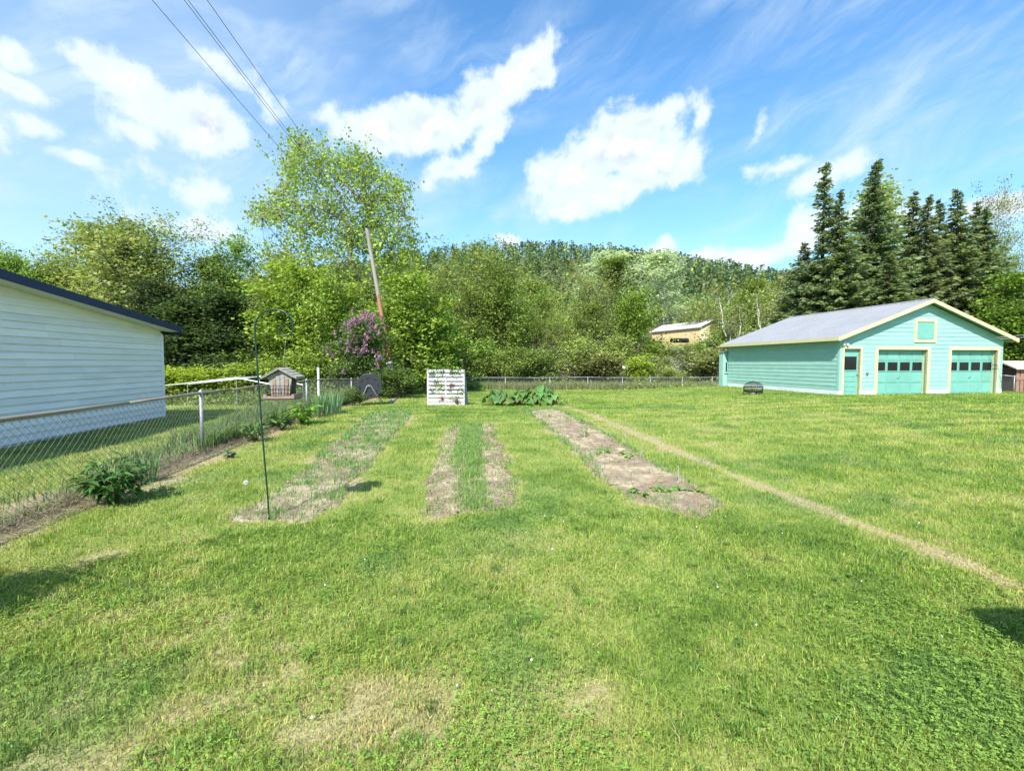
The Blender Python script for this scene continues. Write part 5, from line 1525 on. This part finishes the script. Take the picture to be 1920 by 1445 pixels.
def hook():
    Y = 4.88
    pts = [(505, 985), (502, 930), (495, 850), (488, 760), (482, 680), (478, 625), (479, 607), (484, 595), (492, 587), (503, 582), (515, 580), (527, 582), (537, 587), (545, 596), (549, 608), (549, 619), (545, 626), (538, 629), (531, 628), (526, 622), (526, 615), (530, 610), (536, 608)]
    W = np.array([P(x, y, Y) for x, y in pts]); W[0, 2] = gz1(W[0, 0], Y) - .08
    # smooth the path
    tt = np.linspace(0, len(W) - 1, 90)
    i = np.clip(tt.astype(int), 0, len(W) - 2); f = (tt - i)[:, None]
    p0 = W[np.clip(i - 1, 0, None)]; p1 = W[i]; p2 = W[i + 1]; p3 = W[np.clip(i + 2, None, len(W) - 1)]
    C = .5 * ((2 * p1) + (-p0 + p2) * f + (2 * p0 - 5 * p1 + 4 * p2 - p3) * f ** 2 + (-p0 + 3 * p1 - 3 * p2 + p3) * f ** 3)
    b = np.array([W[0, 0], Y, gz1(W[0, 0], Y)])
    t = thing('shepherd_hook', 'tall dark green metal shepherd hook leaning over the left garden bed', 'garden hook', tuple(b))
    k = 42
    MB().tube(C[:k] - b, .0085, 8).build('pole', M_GREEN, t, smooth=True)
    MB().tube(C[k - 1:] - b, np.linspace(.0085, .0065, len(C) - k + 1), 8).build('scroll', M_GREEN, t, smooth=True)
    # ---- feeder hanging from the scroll
    top = np.array(P(536, 629, Y)); pk = np.array(P(529, 692, Y))
    f = thing('bird_feeder', 'weathered wooden house shaped bird feeder hanging from the green hook', 'bird feeder', (pk[0] + .01, Y, pk[2]), R(6))
    o = np.array([pk[0] + .01, Y, pk[2]])
    MB().tube([top - o, (0, 0, .0)], .0016, 5).build('hanging_wire', M_STEEL, f)
    rw, rh, dp = .172, .098, .13
    for s in (-1, 1):
        mb = MB(); mb.hexa([(0, -dp, 0), (s * rw, -dp, -rh), (s * rw, dp, -rh), (0, dp, 0), (0, -dp, .014), (s * (rw + .004), -dp, -rh + .014), (s * (rw + .004), dp, -rh + .014), (0, dp, .014)])
        rp = mb.build('roof_panel', M_WOODG, f)
        for q in range(4):
            a, c = q * .25, (q + 1) * .25
            m2 = MB(); y0, y1 = -dp - .004, dp + .004
            m2.hexa([(s * rw * a, y0, -rh * a + .0145), (s * rw * c, y0, -rh * c + .0145), (s * rw * c, y1, -rh * c + .0145), (s * rw * a, y1, -rh * a + .0145),
                     (s * rw * a, y0, -rh * a + .018), (s * rw * c, y0, -rh * c + .024), (s * rw * c, y1, -rh * c + .024), (s * rw * a, y1, -rh * a + .018)])
            m2.build('shingle', M_WOODG, rp)
    zb = -.315
    mb = MB()
    mb.prism([(-.088, -.085, -.27), (.088, -.085, -.27), (.115, -.085, -.073), (0, -.085, -.012), (-.115, -.085, -.073)], (0, .016, 0)); bo = mb.build('end_wall', M_WOODG, f)
    for q, x in enumerate((-.06, -.02, .022, .062)):
        MB().box(x - .018, x + .018, -.094, -.086, -.265, -.10 + (.03 if abs(x) < .03 else 0)).build('wall_slat', M_CEDAR if q in (0, 3) else M_WOODG, bo)
    mb = MB(); mb.prism([(-.088, .07, -.27), (.088, .07, -.27), (.115, .07, -.073), (0, .07, -.012), (-.115, .07, -.073)], (0, .016, 0)); mb.build('end_wall', M_WOODG, f)
    MB().box(.094, .100, -.068, .068, -.265, -.09).build('side_pane', M_DARKMET, f)
    MB().box(-.100, -.094, -.068, .068, -.265, -.09).build('side_pane', M_DARKMET, f)
    tr = MB().box(-.145, .145, -.12, .12, zb, zb + .018).build('tray', M_CEDAR, f)
    MB().box(-.150, -.122, -.135, .135, zb + .0185, zb + .06).build('tray_rail', M_CEDAR, tr); MB().box(.122, .150, -.135, .135, zb + .0185, zb + .06).build('tray_rail', M_CEDAR, tr)
    MB().box(-.1215, .1215, -.135, -.12, zb + .0185, zb + .045).build('tray_rail', M_CEDAR, tr); MB().box(-.1215, .1215, .12, .135, zb + .0185, zb + .045).build('tray_rail', M_CEDAR, tr)
    cg = MB()
    for x in np.linspace(-.11, .11, 9): cg.tube([(x, -.128, zb + .04), (x, -.118, -.165)], .0022, 4)
    for z in (-.165, -.21, -.25): cg.tube([(-.115, -.122, z), (.115, -.122, z)], .0024, 4)
    cg.build('wire_cage', M_DARKMET, f)
hook()

def pallet():
    a = G(801, 760); b = G(873, 760); Y = (a[1] + b[1]) / 2
    x0, x1 = P(802, 720, Y)[0], P(870, 720, Y)[0]; z0 = gz1((x0 + x1) / 2, Y); ztop = P(836, 690, Y)[2] - z0; W = x1 - x0
    t = thing('pallet_planter', 'white wooden pallet stood upright as a planter, with flowers between slats', 'planter', (x0, Y, z0 - .02), R(-3))
    n = 9; hs = ztop / n
    rng = random.Random(5)
    for q in range(n):
        h = hs * (.70 if q < n - 1 else .74)
        z = q * hs + .01
        if q == 0: h = hs * .84
        MB().box(0 + rng.uniform(-.008, .008), W + rng.uniform(-.01, .01), -.022, 0, z, z + h).build('slat', M_PALLET, t, bevel=.004)
    for x in (-.03, W / 2 - .03, W - .03):
        MB().box(x, x + .06, .001, .13, 0, ztop - .05).build('stringer', M_PALLET, t)
    for q in range(n):
        MB().box(-.0, W, .131, .15, q * hs + .01, q * hs + hs * .7).build('rear_slat', M_PALLET, t)
        MB().box(.035, W - .035, .02, .128, q * hs + .012, q * hs + hs * .55).build('soil_pocket', pbr('dark potting soil', (.05, .038, .03), .95), t)
    MB().hexa([(W + .02, .03, .0), (W + .10, .55, .0), (W + .10, .60, .0), (W + .02, .08, .0), (W + .03, .02, ztop - .08), (W + .05, .05, ztop - .08), (W + .05, .09, ztop - .08), (W + .03, .06, ztop - .08)]).build('prop_board', M_WOODG, t)
    # the plants, each a thing of its own standing in a slat gap
    spec = [  # u, row, size, leaf colour, flower colour, what
        (.16, 8, .13, (.12, .17, .06), None, 'grey green trailing plant, left one in the top row of the pallet'),
        (.42, 8, .12, (.08, .13, .07), None, 'bushy dark plant, middle one in the top row of the pallet'),
        (.68, 8, .10, (.13, .13, .06), None, 'small olive plant right of centre in the top row of the pallet'),
        (.82, 8, .15, (.10, .20, .05), None, 'tall bright green tuft, right one in the top row of the pallet'),
        (.24, 6, .10, (.11, .18, .07), None, 'trailing green plant in the upper left of the pallet, third row'),
        (.66, 5, .09, (.10, .05, .05), (.55, .02, .09), 'crimson flower in the right half of the pallet, fourth row'),
        (.36, 5, .13, (.30, .33, .06), None, 'yellow leaved trailing plant left of centre in the pallet'),
        (.16, 4, .11, (.06, .10, .05), None, 'dark green plant at the left edge, middle of the pallet'),
        (.62, 4, .07, (.15, .17, .13), None, 'small grey plant in the centre of the pallet, fifth row'),
        (.93, 4, .11, (.14, .17, .06), None, 'olive plant at the right edge, middle of the pallet'),
        (.40, 2, .10, (.12, .07, .05), (.72, .06, .18), 'pink flower left of centre in the lower half of the pallet'),
        (.64, 2, .06, (.11, .12, .09), None, 'tiny grey plant, second in the low row of the pallet'),
        (.80, 2, .10, (.13, .10, .05), None, 'brownish plant hanging at right in the low row of the pallet'),
        (.82, 1, .12, (.10, .05, .06), (.25, .03, .10), 'purple leaved plant at lower right in the bottom gap of the pallet'),
    ]
    rg = np.random.default_rng(2); ca, sa = math.cos(R(-3)), math.sin(R(-3))
    for (u, row, s, lc, fc, lab) in spec:
        z = row * hs - .03 + z0; lx = u * W; ly = -.035
        x = x0 + lx * ca - ly * sa; y = Y + lx * sa + ly * ca
        pt = thing('pocket_plant', lab, 'plant', (x, y, z), 0, 'plants in the pallet pockets')
        n = 90
        s = s * 1.25
        d = rg.normal(0, 1, (n, 3)) * np.array([.7, .35, .65]) * s; d[:, 1] = -np.abs(d[:, 1]); d[:, 2] += s * (.35 if row == 8 else -.1)
        V, F, T = leaf_quads(d, s * .34, rg)
        mobj('foliage', np_mesh('foliage', V, F, {'tint': T}), leafmat('leaf'), pt, color=lc)['kind'] = 'stuff'
        if fc:
            d = rg.normal(0, 1, (26, 3)) * np.array([.4, .2, .35]) * s; d[:, 1] = -np.abs(d[:, 1]) - .03; d[:, 2] += s * .25
            V, F, T = leaf_quads(d, s * .38, rg)
            mobj('flower', np_mesh('flower', V, F, {'tint': T}), leafmat('leaf'), pt, color=fc)

def tumbler():
    g = G(696, 760); Y = g[1]; s = Y / FPX
    c = P(692, 724, Y); r = 23.5 * s
    t = thing('compost_tumbler', 'charcoal octagonal compost tumbler on a grey tube stand by the fence', 'compost tumbler', (c[0], Y, g[2]), R(14))
    cz = c[2] - g[2]; L = .85
    def octa(y, rr): return [(rr * math.cos(R(22.5 + 45 * k + 6)), y, cz + rr * math.sin(R(22.5 + 45 * k + 6))) for k in range(8)]
    mb = MB(); mb.prism(octa(.04, r), (0, L - .08, 0)); dr = mb.build('drum', M_TUMB, t, bevel=.012)
    for y, d in ((-.0, .045), (L - .045, .045)):
        mb = MB(); mb.prism(octa(y, r * 1.06), (0, d - .006, 0)); mb.build('end_rim', M_TUMB, t, bevel=.01)
    for k in range(8):
        a = R(45 * k + 6); rr = r * .70
        m2 = MB(); m2.box(-.085, .085, -.014, -.001, -.022, .022)
        q = m2.build('end_slot', M_DARKMET, dr, bevel=.008); q.location = (rr * math.cos(a), 0, cz + rr * math.sin(a)); q.rotation_euler = (0, -(a + math.pi / 2 + .35), 0)
    mb = MB(); mb.lathe([(.0, 0), (.06, 0), (.06, .03), (.02, .05), (0, .05)], 14); h = mb.build('axle_hub', M_STEEL, t, smooth=True); h.rotation_euler = (math.pi / 2, 0, 0); h.location = (0, .0, cz)
    for yy in (-.07, L + .05):
        pa = [(-.48 * r / .6, yy, 0.0), (-.10, yy, cz - .03), (-.06, yy, cz + .02), (0, yy, cz + .045), (.06, yy, cz + .02), (.10, yy, cz - .03), (.62 * r / .6, yy, 0.0)]
        MB().tube(pa, .017, 8).build('leg', M_STEEL, t, smooth=True)
    MB().tube([(-.3, -.07, .33), (-.3, L + .05, .33)], .012, 6).build('brace', M_STEEL, t)
tumbler()

def fire_pit():
    g = G(1412, 739); Y = g[1]; s = Y / FPX; r = 16.5 * s
    t = thing('fire_pit', 'round black steel fire pit with domed mesh lid on the lawn beside the garage', 'fire pit', g)
    zb = 4 * s; h = 9.5 * s
    mb = MB(); mb.lathe([(r * .4, zb - .02), (r * .92, zb), (r, zb + .03), (r, zb + h * .35), (r * .985, zb + h * .35), (r * .9, zb + .05), (r * .38, zb)], 24); mb.build('bowl', M_DARKMET, t, smooth=True)
    mb = MB()
    for k in range(28):
        a = 2 * math.pi * k / 28; b = a + .22
        mb.tube([(r * math.cos(a), r * math.sin(a), zb + h * .35), (r * math.cos(b), r * math.sin(b), zb + h)], .010, 4)
    mb.build('side_lattice', M_DARKMET, t)
    mb = MB(); mb.lathe([(r * 1.01, zb + h), (r * 1.03, zb + h + .03), (r * .99, zb + h + .03), (r * .99, zb + h)], 24); mb.build('rim', M_DARKMET, t)
    dome = [(r * .98 * math.cos(R(q)), zb + h + .03 + r * .55 * math.sin(R(q))) for q in range(0, 91, 10)]
    mb = MB()
    for k in range(20):
        a = 2 * math.pi * k / 20
        mb.tube([(p[0] * math.cos(a), p[0] * math.sin(a), p[1]) for p in dome], .005, 3)
    for p in dome[1:-1]:
        mb.tube([(p[0] * math.cos(a), p[0] * math.sin(a), p[1]) for a in np.linspace(0, 2 * math.pi, 25)], .005, 3)
    lid = mb.build('mesh_lid', M_DARKMET, t)
    MB().tube([(-.05, 0, dome[-1][1]), (-.04, 0, dome[-1][1] + .05), (.04, 0, dome[-1][1] + .05), (.05, 0, dome[-1][1])], .009, 6).build('lid_handle', M_DARKMET, lid)
    for k in range(4):
        a = R(45 + 90 * k)
        MB().tube([(r * .95 * math.cos(a), r * .95 * math.sin(a), zb + .08), (r * 1.05 * math.cos(a), r * 1.05 * math.sin(a), zb * .5), (r * 1.1 * math.cos(a), r * 1.1 * math.sin(a), -.02)], .016, 6).build('leg', M_DARKMET, t)
    MB().lathe([(0.001, -.02), (.10, -.02), (.09, zb), (.001, zb)], 10).build('ash_block', pbr('grey concrete', (.4, .39, .37), .9), t)
fire_pit()

def far_feeder():
    Y = 25.8; c = P(731, 680, Y); s = Y / FPX; z0 = gz1(c[0], Y)
    t = thing('post_feeder', 'small bird feeder with grey peaked roof on a post before the lilac', 'bird feeder', (c[0], Y, z0))
    h = P(731, 690, Y)[2] - z0
    MB().tube([(0, 0, -.1), (0, 0, h)], .03, 8).build('post', M_WOODG, t)
    MB().box(-.28, .10, -.16, .16, h, h + .05).build('tray', M_CEDAR, t)
    MB().box(-.10, .12, -.11, .11, h + .051, h + .22).build('seed_box', pbr('feeder pane', (.35, .36, .28), .3), t)
    mb = MB(); zz = h + .22; mb.v = [(-.24, -.2, zz), (.24, -.2, zz), (.24, .2, zz), (-.24, .2, zz), (0, 0, zz + .22)]; mb.f = [(0, 1, 4), (1, 2, 4), (2, 3, 4), (3, 0, 4), (3, 2, 1, 0)]
    mb.build('roof', M_STEEL, t)
far_feeder()

def bird():
    g = G(738, 756); b = np.array(g)
    t = thing('bird', 'small grey and white bird standing on the grass beside the compost tumbler', 'bird', g, R(10))
    prof = [(-.20, .075, .012), (-.15, .085, .045), (-.09, .11, .066), (-.02, .135, .078), (.05, .155, .068), (.09, .185, .045), (.105, .215, .030), (.115, .238, .030), (.13, .25, .026), (.15, .248, .012), (.172, .242, .003)]
    V, F = tube_np([(x, 0, z) for x, z, r in prof], [r for x, z, r in prof], 12)
    V[:, 1] *= .8
    col = np.where((V[:, 0] < -.06)[:, None], np.array([[.55, .55, .52]]), np.where((V[:, 0] > .09)[:, None], np.array([[.05, .05, .05]]), np.array([[.16, .165, .15]])))
    m = attrmat('feathers', rough=.8, bumpscale=80, bump=.2, fine=.2)
    mobj('body', np_mesh('body', V, F, {'col': col}, smooth=True), m, t)
    for s in (-1, 1): MB().tube([(0, .025 * s, .08), (.005, .025 * s, .0)], .005, 5).build('leg', M_DARKMET, t)
bird()

def wires():
    # leaning utility pole and the lines that run from it over the yard
    Y = 27.3; top = np.array(P(688, 430, Y)); low = np.array(P(728, 662, Y))
    d = (low - top) / (top[2] - low[2]); bz = gz1(low[0], Y) - .3; base = low + d * (low[2] - bz)
    t = thing('utility_pole', 'leaning reddish wooden utility pole with a bleached top among the trees', 'utility pole', tuple(base))
    pm = pbr('pole wood', (.30, .12, .06), .85, 0, .2, col2=(.36, .21, .14), bump=.4, scale=6, aniso=(3, 3, .4))
    V, F = tube_np(np.array([base, base + (top - base) * .30, base + (top - base) * .62]) - base, [.14, .125, .115], 12); V2 = None
    mobj('lower_pole', np_mesh('lower_pole', V, F, smooth=True), pm, t)
    V, F = tube_np(np.array([base + (top - base) * .62, top]) - base, [.114, .10], 12)
    mobj('upper_pole', np_mesh('upper_pole', V, F, smooth=True), M_WOODG, t)
    MB().tube([top - base + np.array([0, 0, -.02]), top - base + np.array([0, 0, .01])], .10, 12).build('pole_top', M_WOODG, t)
    specs = [(285, 640, 'leftmost overhead line, single and lowest, running off over the yard'),
             (345, 560, 'second overhead line from the left, paired with its neighbour'), (352, 556, 'third overhead line from the left, close beside its pair'),
             (388, 500, 'rightmost overhead line, highest of the four')]
    for (px, _, lab), off in zip(specs, (-.75, -.1, 0.05, .45)):
        a = top + np.array([off * .5, 0, -.25 + off * .45]); Yq = 12.0; q = np.array(P(px, 0, Yq))
        dirn = (q - a) / (a[1] - Yq); e = a + dirn * (a[1] + 22)
        n = 40; s = np.linspace(0, 1, n)[:, None]
        # keep the line through q while sagging between the poles
        sq = (a[1] - Yq) / (a[1] + 22); sag = .55
        path = a + (e - a) * s; path[:, 2] -= (sag * 4 * s * (1 - s)).ravel() - sag * 4 * sq * (1 - sq) * (s.ravel() / sq)
        w = thing('overhead_wire', lab, 'wire', tuple(a))
        MB().tube(path - a, .008, 5).build('cable', pbr('black cable', (.05, .055, .07), .6), w, smooth=True)
    # service line to the garage gable
    for i, (p, q) in enumerate((((1868, 633), (1990, 618)), ((1874, 636), (1990, 624)))):
        a = np.array(P(p[0], p[1], 22.9)); b = np.array(P(q[0], q[1], 20.5))
        e = b + (b - a) * 2
        s = np.linspace(0, 1, 16)[:, None]; path = a + (e - a) * s; path[:, 2] -= (.12 * 4 * s * (1 - s)).ravel() - .12 * 4 * s.ravel() * .45
        w = thing('service_wire', ('upper' if i == 0 else 'lower') + ' of the two pale wires leaving the right end of the garage gable', 'wire', tuple(a))
        MB().tube(path - a, .012, 5).build('cable', pbr('pale cable', (.4, .4, .4), .6), w)
wires()

def neighbour_bits():
    # white tube frame of a low canopy beyond the fence
    Y = 17.5; a = np.array(P(296, 724, Y)); b = np.array(P(443, 708, Y)); c = np.array(P(532, 725, Y))
    gzz = gz1(b[0], Y); o = np.array([b[0], Y, gzz])
    t = thing('canopy_frame', 'low white peaked tube frame standing in the neighbouring garden behind the fence', 'frame', tuple(o))
    mw = pbr('white tube', (.78, .80, .80), .4)
    for dy in (0, 1.6):
        D = np.array([0, dy, 0])
        MB().tube([a - o + D, b - o + D], [.010, .022], 7).build('rafter', mw, t); MB().tube([b - o + D, c - o + D], .022, 7).build('rafter', mw, t)
        for q in (a, b, c):
            e = q.copy(); e[2] = gz1(q[0], Y) - .05
            MB().tube([q - o + D - np.array([0, 0, .03]), e - o + D], .014, 6).build('leg', M_STEEL, t)
    MB().tube([b - o, b - o + np.array([0, 1.6, 0])], .02, 6).build('ridge_tube', mw, t)
    # white post by the lilac
    g = P(597, 700, 21.0); z0 = gz1(g[0], 21.0)
    t = thing('white_post', 'single white wooden post behind the fence left of the lilac', 'post', (g[0], 21.0, z0))
    MB().box(-.04, .04, -.04, .04, -.05, P(597, 690, 21.0)[2] - z0).build('shaft', M_WTRIM, t, bevel=.006)
    MB().box(-.05, .05, -.05, .05, P(597, 690, 21.0)[2] - z0 + .001, P(597, 690, 21.0)[2] - z0 + .03).build('cap', M_WTRIM, t)
    # white sign on a stake beyond the far fence
    Y = 42.5; p = P(1174, 687, Y); z0 = gz1(p[0], Y)
    t = thing('sign', 'small blank white sign on a stake beyond the far fence', 'sign', (p[0], Y, z0))
    hh = p[2] - z0; MB().box(-.03, .03, 0, .03, -.1, hh - .22).build('stake', M_WOODG, t); MB().box(-.32, .32, -.012, .012, hh - .2, hh + .2).build('board', M_WTRIM, t)
    # corner of a brown playhouse at the right edge
    Y = 30.0; p = P(1905, 712, Y); z0 = gz1(p[0], Y) - .05
    t = thing('slatted_playhouse', 'brown slatted wooden playhouse with pale roof at the right edge behind the fence', 'playhouse', (p[0], Y, z0))
    H = P(1905, 687, Y)[2] - z0; mbx = pbr('red brown boards', (.26, .12, .08), .8, col2=(.34, .18, .12), scale=5)
    MB().box(0, 2.4, .03, 1.6, 0, H * .93).build('wall', pbr('dark timber', (.06, .035, .03), .9), t)
    for q in range(9): MB().box(.02 + q * .27, .22 + q * .27, 0, .028, .1, H * .9).build('slat', mbx, t)
    MB().box(-.02, 2.4, -.04, -.001, H * .52, H * .60).build('rail', mbx, t)
    mb = MB(); mb.hexa([(-.25, -.25, H * .90), (2.6, -.25, H * .9), (2.6, .8, H * 1.15), (-.25, .8, H * 1.15), (-.25, -.25, H * .95), (2.6, -.25, H * .95), (2.6, .8, H * 1.2), (-.25, .8, H * 1.2)]); mb.build('roof', pbr('pale playhouse roof', (.6, .55, .48), .7), t)
    # stakes and string of the right bed
    for i, (px, py, h) in enumerate(((1147, 828, .28), (1172, 836, .30), (1201, 862, .26), (1272, 905, .24), (1128, 890, .22), (1140, 905, .18))):
        g = G(px, py)
        s = tag(MB().box(-.006, .006, -.006, .006, -.05, h).build('bed_stake', M_WOODG, None, loc=g, rot=(R(random.Random(i).uniform(-6, 6)), R(random.Random(i + 9).uniform(-6, 6)), 0)),
                'thin grey wooden stake, number %s from the far end along the right bed' % ('one', 'two', 'three', 'four', 'five', 'six')[i], 'stake', 'stakes along the right bed')
    # dandelion clock
    g = G(460, 930); t = thing('dandelion', 'white dandelion seed head standing in the grass near the hook', 'dandelion', g)
    MB().tube([(0, 0, 0), (.01, 0, .08), (.012, 0, .15)], .003, 5).build('stem', pbr('dandelion stem', (.25, .30, .12), .6), t)
    rg = np.random.default_rng(3); d = rg.normal(0, 1, (220, 3)); d /= np.linalg.norm(d, axis=1)[:, None]; c = np.array([.012, 0, .17])
    V, F = prisms(np.tile(c, (220, 1)), c + d * .03, .0006, .0013)
    mobj('seed_head', np_mesh('seed_head', V, F), pbr('dandelion fluff', (.75, .75, .72), .8), t)
    # dirt mound, brush pile
    Y = 57.0
    p = P(1040, 640, Y); z0 = gz1(p[0], Y)
    rg = np.random.default_rng(6); n = 60; u, v = np.meshgrid(np.linspace(0, 2 * math.pi, n, endpoint=False), np.linspace(0, 1, 24), indexing='ij')
    rr = 3.2 * v; hh = (P(1040, 608, Y)[2] - z0 + .3) * (1 - v ** 1.5)
    xx = rr * np.cos(u); yy = rr * np.sin(u) * .8; zz = hh + (fbm(xx + 50, yy + 50, 1.2, 5, 4) - .5) * 1.3 * (1 - v) ** .3 - .2
    V = np.stack([xx, yy, zz], 2).reshape(-1, 3); i, j = np.meshgrid(np.arange(n), np.arange(23), indexing='ij'); i = i.ravel(); j = j.ravel(); i2 = (i + 1) % n
    F = np.stack([i * 24 + j, i * 24 + j + 1, i2 * 24 + j + 1, i2 * 24 + j], 1)
    o = mobj('dirt_mound', np_mesh('dirt_mound', V, F, smooth=True), pbr('pale dirt', (.40, .32, .23), .95, 0, .1, col2=(.54, .46, .36), bump=.8, scale=3), None, (p[0], Y, z0))
    tag(o, 'pale heap of dirt showing between the trees beyond the far fence', 'dirt mound')
    for (px, py, Y, w, hgt, lab, c) in ((1065, 690, 44.0, 1.6, 1.1, 'pale pile of cut sticks beyond the far fence, left of the white sign', (.40, .33, .26)), (1290, 690, 47.0, 3.0, 2.2, 'large grey brush pile beyond the fence, left of the garage', (.48, .46, .44))):
        p = P(px, py, Y); z0 = gz1(p[0], Y); n = 900
        A = np.stack([rg.normal(0, w * .5, n), rg.normal(0, w * .35, n), np.abs(rg.normal(0, 1, n)) * hgt * .42], 1)
        A[:, 2] *= np.exp(-(A[:, 0] / w) ** 2)
        a = rg.uniform(0, 2 * math.pi, n); ln = rg.uniform(.5, 1.6, n); B = A + np.stack([np.cos(a) * ln, np.sin(a) * ln * .6, rg.normal(0, .22, n)], 1)
        B[:, 2] = np.maximum(B[:, 2], .02)
        V, F = prisms(A, B, rg.uniform(.012, .035, n), .008)
        t = thing('brush_pile', lab, 'brush pile', (p[0], Y, z0)); mobj('sticks', np_mesh('sticks', V, F), pbr('dead sticks %d' % px, c, .9, col2=tuple(k * .6 for k in c), scale=2), t)['kind'] = 'stuff'
neighbour_bits()
pallet()
